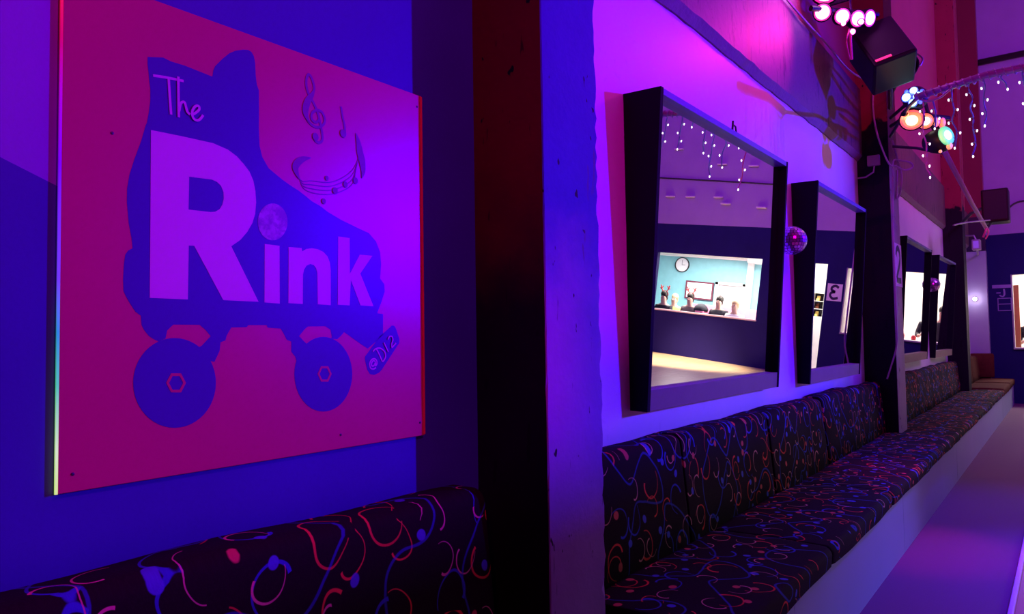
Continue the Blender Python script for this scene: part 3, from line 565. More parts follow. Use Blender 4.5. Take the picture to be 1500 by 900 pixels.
for k, r in (('a', .010), ('b', .011), ('c', .009), ('d', .009), ('e', .008), ('f', .007), ('g', .006)):
    x, z = POSTER['dots'][k]
    add_prism(bm, [(x + r * math.cos(2 * PI * i / 14), YP - .0024, z + r * 1.05 * math.sin(2 * PI * i / 14)) for i in range(14)], (0, .0024, 0))
obj('music_graphic', bm, M['note'], sign, label='swirl of printed music notes with a treble clef')
# left edge, coloured reflections put in as emission, and the bare red right edge
m_, nt_, b_ = nodes('painted_edge_reflection'); g_ = N(nt_)
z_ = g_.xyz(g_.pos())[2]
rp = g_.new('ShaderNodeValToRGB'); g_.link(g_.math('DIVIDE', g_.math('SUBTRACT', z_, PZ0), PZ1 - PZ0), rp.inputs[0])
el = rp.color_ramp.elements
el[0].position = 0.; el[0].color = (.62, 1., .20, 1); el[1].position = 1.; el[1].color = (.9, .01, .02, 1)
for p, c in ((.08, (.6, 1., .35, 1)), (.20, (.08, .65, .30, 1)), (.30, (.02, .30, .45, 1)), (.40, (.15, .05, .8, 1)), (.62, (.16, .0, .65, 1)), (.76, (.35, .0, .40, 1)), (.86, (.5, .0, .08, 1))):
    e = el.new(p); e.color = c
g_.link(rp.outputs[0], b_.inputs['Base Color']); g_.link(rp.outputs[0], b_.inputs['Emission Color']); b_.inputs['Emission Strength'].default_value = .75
box('edge_reflection', (PX0 - .005, YP - .0005, PZ0), (PX0, YP + .004, PZ1), m_, sign, label='edge of the board with painted reflections, red to green')
box('edge_strip', (PX1 - .008, YP - .0018, PZ0 + .004), (PX1 + .0015, YP, PZ1 - .002), M['signedge'], sign, label='bare red right edge of the board')
for x, z in ((1.325, 1.172), (1.632, 1.175), (1.632, 2.15), (.72, 1.87), (.65, 1.17)):
    bm = new(); add_lathe(bm, [(.0035, 0), (.0035, .0012), (.001, .0018)], (x, YP, z), (0, -1, 0), 10)
    obj('fixing_screw', bm, M['darksteel'], sign)

# ------------------------------------------------------------------ tilted wall mirrors
def wall_mirror(x0, x1, zt, zb, ct, cb, label, hook=None, rec=.042):
    t = thing('wall_mirror', label, 'mirror', ((x0 + x1) / 2, WY, zb), 'tilted mirrors along the wall')
    ot = (WY - ct, zt); ob = (WY - cb, zb)                        # outer edge, top and bottom (y, z)
    s = Vector((ot[0] - ob[0], ot[1] - ob[1])); L = s.length; s /= L
    nn = Vector((-s[1], s[0]))                                    # out of the frame, towards the hall
    if nn[0] > 0: nn = -nn
    def P(u, d): return (ob[0] + s[0] * u - nn[0] * d, ob[1] + s[1] * u - nn[1] * d)   # u up the face, d behind it
    th = .028
    for a in (x0, x1 - th):
        bm = new(); add_prism(bm, [(a, WY, zt + .004), (a, ot[0], zt), (a, ob[0], zb), (a, WY, zb + .004)], (th, 0, 0)); obj('side_board', bm, M['frame'], t)
    def slab(u0, u1, d0, d1, name, m):
        c = [P(u0, d0), P(u1, d0), P(u1, d1), P(u0, d1)]
        bm = new(); add_prism(bm, [(x0 + th + .001, *q) for q in c], (x1 - x0 - 2 * th - .002, 0, 0)); return obj(name, bm, m, t)
    slab(L - .030, L - .002, .002, .06, 'top_rail', M['toprail'])
    slab(.0, .095, .004, .041, 'bottom_rail', M['rail'])
    slab(.08, L - .02, rec, rec + .006, 'mirror_glass', M['mirror'])
    slab(.06, L - .01, rec + .008, rec + .012, 'backing_board', M['black'])
    if hook:
        bm = new(); x = hook
        add_tube(bm, [(x, ot[0] + .01, zt - .01), (x, ot[0] + .004, zt + .05)], .006, 6)
        add_tube(bm, [(x, ot[0] + .004, zt + .028), (x + .035, ot[0] + .004, zt + .026), (x + .042, ot[0] + .004, zt - .004)], .005, 6)
        obj('clip', bm, M['black'], t)
    return t
ZT = H + 1.12
wall_mirror(3.0, 4.87, ZT, H - .335, .19, .085, 'nearest tilted mirror, reflecting a turquoise room through a hatch', 3.9)
wall_mirror(5.58, 7.20, ZT, H - .36, .19, .085, 'second tilted mirror, beside the near black pillar, reflecting a number sign')
wall_mirror(9.28, 11.18, ZT - .02, H - .345, .19, .085, 'third tilted mirror, just past the near black pillar')
m4_ = wall_mirror(12.02, 13.68, ZT - .01, H - .36, .19, .085, 'fourth and smallest looking mirror, before the far black pillar')
m4_.rotation_euler.z = -.018      # hangs very slightly askew

def glitter_ball(c, r, label):
    t = thing('mirror_ball', label, 'mirror ball', c)
    bm = new(); n = 14
    for j in range(n):
        a0 = -PI / 2 + PI * j / n; a1 = -PI / 2 + PI * (j + 1) / n; am = (a0 + a1) / 2
        k = max(4, int(2 * n * math.cos(am)))
        for i in range(k):
            b0 = 2 * PI * (i + .07) / k; b1 = 2 * PI * (i + .93) / k
            d0 = a0 + .07 * PI / n; d1 = a1 - .07 * PI / n
            q = [Vector(c) + r * Vector((math.cos(a) * math.cos(b), math.cos(a) * math.sin(b), math.sin(a))) for a, b in ((d0, b0), (d0, b1), (d1, b1), (d1, b0))]
            f = bm.faces.new([bm.verts.new(p) for p in q])
    bmesh.ops.recalc_face_normals(bm, faces=bm.faces[:])
    mm = bpy.data.materials.get('glitter_facets')
    if not mm:
        mm, nt, b = nodes('glitter_facets'); g = N(nt)
        g.link(g.mix(g.noise(g.pos(), 60., 2), (.55, .35, .75), (.9, .75, .95)), b.inputs['Base Color']); b.inputs['Metallic'].default_value = .8; b.inputs['Roughness'].default_value = .25
    obj('facets', bm, mm, t)
    bm = new(); add_ball(bm, c, r * .965, 20, 14); obj('core', bm, M['darksteel'], t, True)
    bm = new(); add_tube(bm, [(c[0], c[1] + r * .9, c[2]), (c[0], WY, c[2])], .012, 8); obj('wall_bracket', bm, M['darksteel'], t)
glitter_ball((5.16, 1.485, H + .645), .098, 'glitter ball on the wall between the first and second mirrors')
glitter_ball((11.55, 1.47, H + .66), .098, 'small distant glitter ball between the third and fourth mirrors')

# number sheets: a 2 on the pillar and a 3 on the far wall
def glyph(bm, strokes, w, frame):
    """strokes in 0..1 x 0..1; frame(u, v, d) gives the world point"""
    for st in strokes:
        P = smooth([(a, b, 0) for a, b in st], 5); n = len(P); A = []; B = []
        for i, p in enumerate(P):
            d = (P[min(i + 1, n - 1)] - P[max(i - 1, 0)]).normalized(); q = Vector((-d.y, d.x, 0)) * w * .5
            A.append(p + q); B.append(p - q)
        va = [bm.verts.new(frame(p.x, p.y, .002)) for p in A]; vb = [bm.verts.new(frame(p.x, p.y, .002)) for p in B]
        vc = [bm.verts.new(frame(p.x, p.y, .0)) for p in A]; vd = [bm.verts.new(frame(p.x, p.y, .0)) for p in B]
        for i in range(n - 1):
            for q in ((va[i], va[i + 1], vb[i + 1], vb[i]), (vc[i], vc[i + 1], va[i + 1], va[i]), (vb[i], vb[i + 1], vd[i + 1], vd[i])): bm.faces.new(q)
    bmesh.ops.recalc_face_normals(bm, faces=bm.faces[:])
TWO = [[(.22, .70), (.30, .84), (.5, .90), (.70, .82), (.74, .66), (.60, .48), (.36, .30), (.22, .16)], [(.22, .15), (.5, .14), (.80, .15)]]
THREE = [[(.24, .78), (.45, .88), (.68, .80), (.70, .64), (.45, .53)], [(.45, .53), (.72, .46), (.76, .28), (.55, .13), (.24, .20)]]
t = thing('number_sign', 'white paper sheet with a dark figure 2 on the pale pillar front', 'sign', (8.02, 1.313, 1.88))
box('paper', (7.83, 1.306, 1.88), (8.21, 1.3125, 2.30), M['paper'], t)
bm = new(); glyph(bm, TWO, .13, lambda u, v, d: (7.83 + .38 * u, 1.3055 - d, 1.88 + .42 * v)); obj('figure', bm, M['ink'], t, label='dark figure 2')
t = thing('number_sign', 'white paper sheet with a figure 3 on the navy wall beside the kiosk hatch', 'sign', (FX, -1.24, 1.79))
box('paper', (FX - .008, -1.40, 1.79), (FX - .001, -1.08, 2.18), M['paper'], t)
bm = new(); glyph(bm, THREE, .15, lambda u, v, d: (FX - .0085 - d, -1.08 - .32 * u, 1.79 + .39 * v)); obj('figure', bm, M['ink'], t, label='dark figure 3')
# dark notice left of the kiosk hatch
t = thing('notice_sign', 'dark outlined notice with a lavender header on the far navy wall', 'sign', (FX, 1.0, 1.85))
LV = mat('lavender_print', (.30, .18, .50), .6)
box('header', (FX - .012, .885, 2.30), (FX - .001, 1.20, 2.365), LV, t, label='lavender header strip')
bm = new()
for lo, hi in (((.89, 2.085), (1.12, 2.10)), ((.89, 1.97), (1.12, 1.985)), ((.89, 1.84), (1.12, 1.855)), ((1.105, 1.84), (1.12, 2.10)), ((.885, 1.84), (.90, 2.10))): add_box(bm, (FX - .010, lo[0], lo[1]), (FX - .001, hi[0], hi[1]))
obj('outline', bm, LV, t)
bm = new(); glyph(bm, [[(.6, .95), (.62, .4), (.5, .15), (.3, .3)], [(.1, .55), (.38, .55)]], .12, lambda u, v, d: (FX - .004 - d, 1.16 - .26 * u, 2.10 + .19 * v)); obj('letter', bm, LV, t)
# ------------------------------------------------------------------ party lights by the near black pillar
def lens_pod(parent, c, d, r, lens, rim, depth=.10, core=None, cr=.62):
    d = Vector(d).normalized(); c = Vector(c)
    bm = new(); add_lathe(bm, [(r * .6, -depth), (r * 1.05, -depth * .7), (r * 1.18, 0), (r * 1.02, 0)], c, d, 20)
    p = obj('lamp_pod', bm, M['blackplastic'], parent, True)
    bm = new(); add_lathe(bm, [(r * 1.03, -.004), (r * 1.03, .004), (r * .86, .006)], c, d, 20); obj('lens_rim', bm, rim, p)
    bm = new(); add_lathe(bm, [(r * .86, .004), (r * .7, .014), (r * .35, .020), (.001, .022)], c, d, 20); obj('lens', bm, lens, p, True)
    if core:
        bm = new(); add_lathe(bm, [(r * cr, .012), (r * cr * .7, .024), (.001, .030)], c, d, 18); obj('led_core', bm, core, p, True)
    return p
aim = (-.86, -.30, -.42)
t = thing('party_light_bar', 'pink party light bar with four round lamps high above the second mirror', 'stage light', (6.25, 1.30, 3.9))
bm = new(); add_tube(bm, [(5.9, 1.50, 3.955), (6.55, 1.15, 4.03)], .022, 8); obj('bar', bm, M['blackplastic'], t)
bm = new(); add_tube(bm, [(6.30, 1.30, 3.995), (6.30, 1.30, 4.12), (6.32, WY, 4.12)], .018, 8); obj('bracket', bm, M['darksteel'], t)
for c, d, r in (((6.0, 1.44, 3.94), (-.9, -.25, -.3), .062), ((6.15, 1.33, 3.93), (-.85, -.45, -.3), .058), ((6.3, 1.25, 3.94), (-.62, -.68, -.3), .062), ((6.45, 1.19, 3.98), (-.40, -.85, -.3), .064)):
    lens_pod(t, c, d, r, M['pinklens'], M['pinkrim'])
for dx, dz in ((-.075, .035), (.075, .045), (0, -.035)):
    lens_pod(t, (6.22 + dx * .6, 1.275 - dx * .75, 3.85 + dz), (-.9, -.3, -.3), .024, M['pinklens'], M['pinkrim'], .05)
bm = new(); add_tube(bm, smooth([(6.21, 1.285, 3.83), (6.22, 1.29, 3.74), (6.24, 1.29, 3.60)], 4), .010, 6); obj('cable', bm, mat('red_pink_cable', (.85, .12, .3), .5), t)
bm = new(); add_tube(bm, smooth([(6.19, 1.29, 3.83), (6.17, 1.31, 3.72), (6.23, 1.30, 3.60)], 4), .006, 6); obj('cable', bm, bpy.data.materials['red_pink_cable'], t)
t = thing('violet_spot', 'violet spotlight glowing at the top edge above the pink light bar', 'stage light', (5.95, 1.40, 4.14))
lens_pod(t, (5.95, 1.40, 4.09), (-.8, -.1, -.6), .10, M['violetlens'], M['pinkrim'], .16)
bm = new(); add_tube(bm, [(6.05, 1.42, 4.17), (6.05, WY, 4.2)], .016, 8); obj('bracket', bm, M['darksteel'], t)

t = thing('speaker', 'large tilted black speaker cabinet beside the pink light bar', 'speaker', (6.65, 1.16, 3.5))
bm = new(); vs = add_box(bm, (-.17, -.17, -.24), (.17, .17, .24), .018)
R = Matrix.Translation((6.68, 1.15, 3.73)) @ Matrix.Rotation(math.radians(-28), 4, 'X') @ Matrix.Rotation(math.radians(20), 4, 'Y') @ Matrix.Rotation(math.radians(24), 4, 'Z')
bm.transform(R); obj('cabinet', bm, M['blackplastic'], t)
bm = new(); add_box(bm, (-.176, -.15, -.22), (-.171, .15, .22), .002); bm.transform(R); obj('grille', bm, mat('speaker_mesh', (.02, .018, .03), .7, var=.6, vs=300), t)
bm = new(); add_box(bm, (-.182, .02, -.212), (-.175, .145, -.190), .002); bm.transform(R); obj('status_light', bm, M['redlabel'], t, label='thin red lit bar on the speaker front')
bm = new(); add_tube(bm, [(6.82, 1.15, 3.7), (7.3, 1.20, 3.62), (7.82, 1.29, 3.60)], .022, 8); obj('bracket', bm, M['darksteel'], t)

t = thing('par_can', 'round black stage lamp hanging next to the tilted speaker', 'stage light', (6.85, .99, 3.6))
bm = new(); add_lathe(bm, [(.03, -.14), (.075, -.11), (.095, -.02), (.105, .04), (.09, .04), (.08, -.01)], (6.8, 1.0, 3.63), (-.95, -.15, .1), 24); obj('housing', bm, M['blackplastic'], t, True)
bm = new(); add_tube(bm, smooth([(6.83, .895, 3.63), (6.86, .88, 3.70), (6.87, .97, 3.77), (6.86, 1.09, 3.70), (6.84, 1.105, 3.63)], 5), .008, 6); obj('yoke', bm, M['steel'], t)
bm = new(); add_tube(bm, [(6.87, .97, 3.765), (7.3, 1.1, 3.75), (7.82, 1.29, 3.70)], .014, 8); obj('bracket', bm, M['darksteel'], t)

t = thing('derby_light', 'effect light with a cluster of glowing cyan and blue lenses', 'stage light', (6.95, .96, 3.4))
bm = new(); add_ball(bm, (7.02, .965, 3.42), .10, 16, 10); obj('housing', bm, M['blackplastic'], t, True)
for dy, dz, r, k in ((.055, .00, .040, 'b'), (.0, .045, .034, 'c'), (-.03, -.01, .042, 'c'), (.01, -.055, .036, 'c'), (.055, .05, .018, 'b'), (-.06, .03, .018, 'b'), (-.045, -.06, .016, 'c')):
    lens_pod(t, (6.905 + .25 * (dy * dy + dz * dz) ** .5, .96 + dy, 3.41 + dz), (-1, dy * 3, dz * 3), r, M['bluelens'], M['bluerim'], .04, M['cyancore'] if r > .03 else None, .8)
bm = new(); add_tube(bm, [(7.1, .97, 3.44), (7.45, 1.1, 3.5), (7.82, 1.29, 3.5)], .016, 8); obj('bracket', bm, M['darksteel'], t)

t = thing('party_light_bar', 'orange party light bar with a green beam lamp, lower than the pink one', 'stage light', (7.1, .9, 3.2))
bm = new(); add_tube(bm, [(6.82, 1.03, 3.25), (7.6, .79, 3.35)], .022, 8); obj('bar', bm, M['blackplastic'], t)
lens_pod(t, (6.9, .98, 3.21), (-.80, -.1, -.62), .085, M['orangelens'], M['orangerim'], core=M['ambercore'])
lens_pod(t, (7.08, .905, 3.225), (-.9, -.3, -.25), .062, M['orangelens'], M['orangerim'], core=M['whitecore'])
lens_pod(t, (7.28, .855, 3.25), (-.7, -.6, -.2), .040, M['orangelens'], M['orangerim'])
lens_pod(t, (7.46, .825, 3.28), (-.45, -.85, -.2), .045, M['orangelens'], M['orangerim'])
bm = new(); add_ball(bm, (7.12, .82, 3.045), .125, 20, 12, (1, 1, .8)); h = obj('beam_housing', bm, M['blackplastic'], t, True)
bm = new(); add_lathe(bm, [(.082, 0), (.08, .012), (.05, .022), (.001, .026)], (7.035, .755, 3.06), (-.55, -.80, .12), 22)
obj('beam_lens', bm, M['greenlens'], h, True, label='glowing green lens')
bm = new(); add_lathe(bm, [(.052, .018), (.03, .028), (.001, .032)], (7.035, .755, 3.06), (-.55, -.80, .12), 18); obj('led_core', bm, M['greencore'], h, True)
bm = new(); add_lathe(bm, [(.03, 0), (.028, .01), (.001, .014)], (7.05, .735, 2.975), (-.6, -.78, -.2), 14); obj('beam_lens', bm, M['orangelens'], h, True, label='small orange lens')
bm = new(); add_lathe(bm, [(.014, 0), (.012, .01), (.001, .012)], (7.04, .80, 2.94), (-.6, -.5, -.6), 12); obj('beam_lens', bm, M['orangelens'], h, True, label='tiny amber lens')
bm = new(); add_tube(bm, [(7.25, .90, 3.31), (7.25, .92, 3.42), (7.82, 1.29, 3.42)], .018, 8); add_tube(bm, [(7.12, .84, 3.12), (7.2, .9, 3.3)], .014, 8); obj('bracket', bm, M['darksteel'], t)

# cables and junction box on the near black pillar
t = thing('junction_box', 'small pink lit junction box on the side of the near black pillar', 'junction box', (7.80, 1.44, 3.06))
box('casing', (7.75, 1.39, 3.05), (7.798, 1.50, 3.15), mat('pale_plastic', (.42, .28, .34), .5), t, .006)
bm = new(); add_tube(bm, [(7.775, 1.44, 3.05), (7.775, 1.45, 2.99), (7.775, 1.52, 2.95), (7.775, WY, 2.95)], .008, 6); obj('cable', bm, M['wire'], t)
bm = new(); add_tube(bm, smooth([(7.76, 1.42, 3.82), (7.76, 1.43, 3.60), (7.74, 1.40, 3.35), (7.74, 1.33, 3.10), (7.76, 1.29, 3.02), (7.79, 1.28, 3.06), (7.82, 1.27, 3.09), (7.85, 1.22, 3.08), (7.92, 1.15, 3.06), (7.95, 1.14, 3.02), (7.88, 1.20, 2.99), (7.82, 1.285, 3.03), (7.83, 1.295, 2.90), (7.80, 1.303, 2.5), (7.79, 1.303, 2.0), (7.785, 1.303, 1.5), (7.79, 1.31, 1.30), (7.79, 1.36, 1.12), (7.78, 1.40, .99)], 6), .0085, 6)
tag(obj('looped_cable', bm, M['wire']), 'pink cable looped and tied on the edge of the near black pillar', 'cable')
bm = new(); add_tube(bm, smooth([(7.90, 1.30, 3.30), (7.96, 1.27, 3.12), (8.02, 1.25, 2.98), (8.06, 1.27, 2.82), (8.03, 1.30, 2.75), (7.99, 1.29, 2.85), (7.98, 1.28, 3.02)], 6), .011, 6)
tag(obj('coiled_cable', bm, M['wire']), 'bundle of pale cable hanging on the pillar front above the number 2', 'cable')

# ------------------------------------------------------------------ icicle lights
t = thing('light_rail', 'grey tube across the hall that carries the icicle lights', 'rail', (6, .2, 3.15))
bm = new(); add_tube(bm, [(6, .83, 3.135), (6, .39, 3.200), (6, -.32, 3.208)], .024, 10); obj('tube', bm, M['steel'], t, True)
bm = new(); add_tube(bm, [(6, .80, 3.14), (6.6, .95, 3.25), (7.82, 1.30, 3.32)], .014, 8); obj('stay', bm, M['darksteel'], t)
for y in (-.28,):
    bm = new(); add_tube(bm, [(6, y, 3.21), (6, y, 9.99)], .006, 6); obj('suspension_wire', bm, M['steel'], t)
bm = new(); n = 60
add_tube(bm, [(6 + .030 * math.cos(i * .5), .83 - 1.14 * i / 300, 3.135 + .064 * min(1, i / 116 * .9) + .030 * math.sin(i * .5)) for i in range(300)], .005, 5); obj('tape_wrap', bm, M['steel'], t)
bm = new(); add_tube(bm, smooth([(6.0, .80, 3.12), (5.98, .74, 3.085), (5.98, .66, 3.10), (5.98, .59, 3.155)], 6), .008, 6); obj('slack_cable', bm, M['steel'], t)
WG = M['greenwire']; WR = mat('icicle_cable_painted_orange_light', (.85, .35, .30), .5)  # second cable colour has the orange lamp's light painted into it
strands = [(.775, 3.10, 2.55, 7), (.715, 3.09, 2.90, 3), (.593, 3.17, 2.735, 5), (.487, 3.19, 2.66, 6), (.407, 3.19, 2.86, 4), (.293, 3.19, 3.09, 2), (.183, 3.19, 2.90, 4), (.03, 3.19, 2.90, 4), (-.16, 3.19, 3.0, 3)]
for i, (y, z0, z1, nb) in enumerate(strands):
    lab = 'icicle strand past the right edge of the photo, seen only in the mirrors'
    first = y > .15
    if first:
        lab = {.775: 'long icicle strand tangled in front of the orange lamps', .715: 'short icicle strand nearest the orange lamps', .593: 'icicle strand right of the green beam lamp', .487: 'long icicle strand with a red lit lower half, further right of the green lamp',
               .407: 'icicle strand in front of the edge of the red pier', .293: 'very short icicle strand under the tube, right of the red pier', .183: 'icicle strand at the right edge of the photo'}[y]
    t = thing('icicle_strand', lab, 'string light', (6, y, z0), 'icicle lights under the tube' if first else 'icicle lights seen only in the mirrors')
    rs = random.Random(i + 3)
    pts = [(6, y, z0)]; k = max(3, int((z0 - z1) / .06))
    for j in range(1, k + 1): pts.append((6 + rs.uniform(-.012, .012), y + rs.uniform(-.012, .012) - .02 * (j / k) * rs.random(), z0 + (z1 - z0) * j / k))
    P = smooth(pts, 3)
    cb = new(); add_tube(cb, P, .0055, 5)
    for j in range(nb):
        f = (j + 1) / nb; p = P[min(len(P) - 1, int(f * (len(P) - 1)))]
        sd = (-1) ** j * (.022 if j < nb - 1 else .004); c = p + Vector((0, sd, -.012))
        bm = new(); add_lathe(bm, [(.002, .008), (.0052, .004), (.006, -.002), (.0045, -.008), (.001, -.011)], c, (0, sd * 8, 1), 10)
        add_tube(cb, [p, c + Vector((0, 0, .008))], .003, 5)
        obj('bulb', bm, M['bulb'], t, True)
    obj('cable', cb, WG if i not in (0,) else WR, t)

# ------------------------------------------------------------------ far end fittings
t = thing('speaker', 'square black speaker on a bracket high at the far end', 'speaker', (12.3, .72, 2.9))
bm = new(); add_box(bm, (12.0, .585, 2.93), (12.34, .90, 3.385), .015); obj('cabinet', bm, M['blackplastic'], t)
bm = new(); add_box(bm, (11.99, .61, 2.96), (12.0, .875, 3.36), .004); obj('grille', bm, bpy.data.materials['speaker_mesh'], t)
bm = new(); add_tube(bm, [(12.3, .85, 3.2), (12.9, 1.1, 3.2), (13.97, 1.33, 3.2)], .022, 8); obj('bracket', bm, M['darksteel'], t)
t = thing('truss_tube', 'pale slanting tube wrapped in tape leading to the far speaker', 'tube', (10, .84, 2.9))
bm = new(); add_tube(bm, [(8., .87, 3.13), (10., .845, 2.93), (11.9, .83, 2.80)], .026, 8); obj('tube', bm, M['wire'], t, True)
bm = new(); add_tube(bm, [(8.05, .87, 3.125), (7.95, 1.1, 3.2), (7.9, 1.30, 3.24)], .014, 6); obj('stay', bm, M['darksteel'], t); bm = new(); add_tube(bm, [(11.8, .83, 2.81), (12.1, .80, 2.94)], .016, 6); obj('stay', bm, M['darksteel'], t)
bm = new(); add_tube(bm, smooth([(11.6, .82, 2.82), (11.55, .83, 2.76), (11.55, .86, 2.68)], 4), .013, 6); add_tube(bm, smooth([(11.65, .81, 2.80), (11.6, .80, 2.74), (11.6, .835, 2.66)], 4), .010, 6); obj('cable_end', bm, bpy.data.materials['red_pink_cable'], t, label='reddish loose cable end')
bm = new(); add_tube(bm, smooth([(9.5, .98, 2.62), (10., .9, 2.70), (11., .74, 2.83)], 4), .010, 6); obj('cross_wire', bm, M['steel'], t)
t = thing('wall_projector', 'small pale lit projector bracketed near the corner pier', 'projector', (16.8, 1.36, 3.0))
box('casing', (16.75, 1.30, 3.02), (17.0, 1.44, 3.22), M['grey'], t, .012)
box('screen', (16.742, 1.325, 3.05), (16.75, 1.415, 3.19), glow('violet_lit_panel', (.16, .03, .8), .5), t)
bm = new(); add_tube(bm, [(16.95, 1.37, 3.05), (17.5, 1.4, 2.98)], .02, 8); add_tube(bm, [(16.8, 1.37, 3.22), (16.8, 1.40, 3.30), (16.9, WY, 3.32)], .016, 8); obj('bracket', bm, M['steel'], t)
t = thing('wall_lamp', 'small bright round wall lamp on the pale corner pier', 'lamp', (17.46, 1.48, 2.09))
bm = new(); add_lathe(bm, [(.05, 0), (.05, .02), (.03, .04)], (17.48, 1.48, 2.09), (-1, 0, 0), 16); obj('base', bm, M['steel'], t)
bm = new(); add_ball(bm, (17.42, 1.48, 2.09), .04, 16, 10); obj('bulb', bm, M['lamp'], t, True)
bm = new(); add_tube(bm, [(17.64, 1.58, 6.93), (17.64, -8., 6.99)], .06, 10)
tag(obj('wall_pipe', bm, M['darksteel'], None, True), 'dark horizontal pipe high on the lavender far wall', 'pipe')
bm = new(); add_tube(bm, smooth([(17.68, 1.26, 3.55), (17.68, .95, 3.80), (17.68, .72, 3.99), (17.68, .3, 4.02), (17.68, -1., 4.25), (17.68, -3., 4.42), (17.68, -6.5, 4.60)], 6), .018, 6)
tag(obj('wall_cable', bm, M['darksteel'], None, True), 'dark cable running across the lavender upper far wall', 'cable')
for i, (y, z) in enumerate(((-5.4, 5.3), (-4.2, 4.9), (-3.4, 4.85), (-5.5, 4.08), (-4.95, 4.08), (-4.2, 4.08), (-4.0, 3.92), (-3.1, 3.85), (-1.5, 4.2), (-2.2, 5.2))):
    t = thing('batten_light', 'slim pale unlit batten on the lavender upper far wall', 'light fitting', (17.68, y, z), 'battens seen only in the mirrors')
    box('batten', (17.62, y - .12, z - .018), (17.69, y + .12, z + .018), M['roomwhite'], t, .006)
    box('mount', (17.69, y - .05, z - .012), (17.70, y + .05, z + .012), M['grey'], t)
# far corner end cushion against the navy wall
bm = new(); loft(bm, [(WY - .01, .52), (WY - .01, .99), (WY - .02, 1.0)] + arc(1.24, .96, .04, 90, 180, 4) + [(1.20, .53), (1.21, .52)], 17.33, 17.46, .003)
e_ = thing('end_cushion', 'upright brown cushion closing the far banquette against the corner pier', 'cushion', (17.4, 1.4, .5)); obj('pad', bm, M['glassbrown'], e_, True, True)

# ------------------------------------------------------------------ rooms behind the hatches
def panel_lamp(c, sx, sy, lab):
    t = thing('ceiling_panel_lamp', lab, 'lamp', c)
    box('diffuser', (c[0] - sx / 2, c[1] - sy / 2, c[2] - .03), (c[0] + sx / 2, c[1] + sy / 2, c[2] - .012), M['panel_light'], t)
    box('tray', (c[0] - sx / 2 - .02, c[1] - sy / 2 - .02, c[2] - .015), (c[0] + sx / 2 + .02, c[1] + sy / 2 + .02, c[2]), M['roomwhite'], t)
panel_lamp((19.6, -5.6, 2.86), .9, .9, 'lit ceiling panel over the cafe room')
panel_lamp((19.6, -3.8, 2.86), .9, .9, 'lit ceiling panel over the cafe room beside the passage')
panel_lamp((19.1, -2.0, 2.86), .8, .6, 'lit ceiling panel over the passage')
panel_lamp((19.2, .2, 2.86), .9, .9, 'lit ceiling panel over the kiosk')
t = thing('wall_clock', 'round white wall clock with a dark rim on the turquoise wall', 'clock', (21.49, -6.70, 2.49))
bm = new(); add_lathe(bm, [(.235, 0), (.235, .05), (.215, .055), (.205, .03)], (21.5, -6.70, 2.49), (-1, 0, 0), 32); obj('rim', bm, M['black'], t)
bm = new(); add_lathe(bm, [(.206, .031), (.001, .034)], (21.5, -6.70, 2.49), (-1, 0, 0), 32); obj('face', bm, M['paper'], t)
bm = new(); add_box(bm, (21.460, -6.705, 2.49), (21.464, -6.695, 2.64)); add_box(bm, (21.460, -6.70, 2.484), (21.464, -6.59, 2.496)); obj('hands', bm, M['ink'], t)
t = thing('wall_screen', 'lit flat screen in a dark red frame on the turquoise wall', 'screen', (21.49, -6.05, 1.48))
bm = new(); 
for lo, hi in (((-6.50, 1.47), (-6.45, 2.02)), ((-5.65, 1.47), (-5.60, 2.02)), ((-6.45, 1.47), (-5.65, 1.52)), ((-6.45, 1.97), (-5.65, 2.02))): add_box(bm, (21.44, lo[0], lo[1]), (21.5, hi[0], hi[1]), .004)
obj('frame', bm, mat('dark_red_frame', (.16, .03, .06), .4), t)
box('display', (21.455, -6.45, 1.52), (21.49, -5.65, 1.97), M['screen'], t)
t = thing('bench_seat', 'pink high backed seat behind the people in the cafe room', 'bench', (20.7, -5., 0))
box('seat', (20.2, -6.0, .40), (20.7, -3.4, .48), M['pinkpaint'], t, .02); box('back', (20.7, -6.0, 0), (20.82, -3.4, 1.34), M['pinkpaint'], t, .02); box('base', (20.25, -5.9, 0), (20.65, -3.5, .40), M['black'], t)
t = thing('shelf_unit', 'white shelf unit with dark compartments at the end of the passage', 'shelf', (20.05, -2.0, 0))
box('cupboard', (19.9, -2.6, 0), (20.19, -1.42, 1.36), M['roomwhite'], t, .005); box('back_panel', (20.17, -2.6, 1.36), (20.19, -1.42, 1.98), M['black'], t)
for z in (1.36, 1.56, 1.76, 1.97): box('shelf', (19.92, -2.6, z), (20.17, -1.42, z + .015), M['roomwhite'], t)
for y in (-2.6, -2.31, -2.02, -1.73, -1.44): box('divider', (19.92, y, 1.36), (20.17, y + .015, 1.98), M['roomwhite'], t)
for i in range(4):
    for k in range(3):
        y = -2.6 + .29 * i + .09; z = 1.376 + .2 * k
        bm = new(); add_box(bm, (19.98, y, z), (20.12, y + .07, z + .06), .012); add_box(bm, (20.04, y, z + .05), (20.12, y + .07, z + .13), .012)
        tag(obj('hire_boot', bm, M['yellow'] if (i + k) % 2 else M['glassbrown'], origin=(20.05, y, z)), 'small boot in a compartment of the passage shelf', 'boot', 'boots on the passage shelf')
t = thing('kiosk_counter', 'pale pink counter inside the kiosk hatch', 'counter', (18.3, -.2, 0))
box('top', (18.15, -1.2, 1.06), (18.6, .80, 1.10), M['counter'], t, .008); box('front', (18.2, -1.2, 0), (18.55, .78, 1.06), M['pinkpaint'], t)
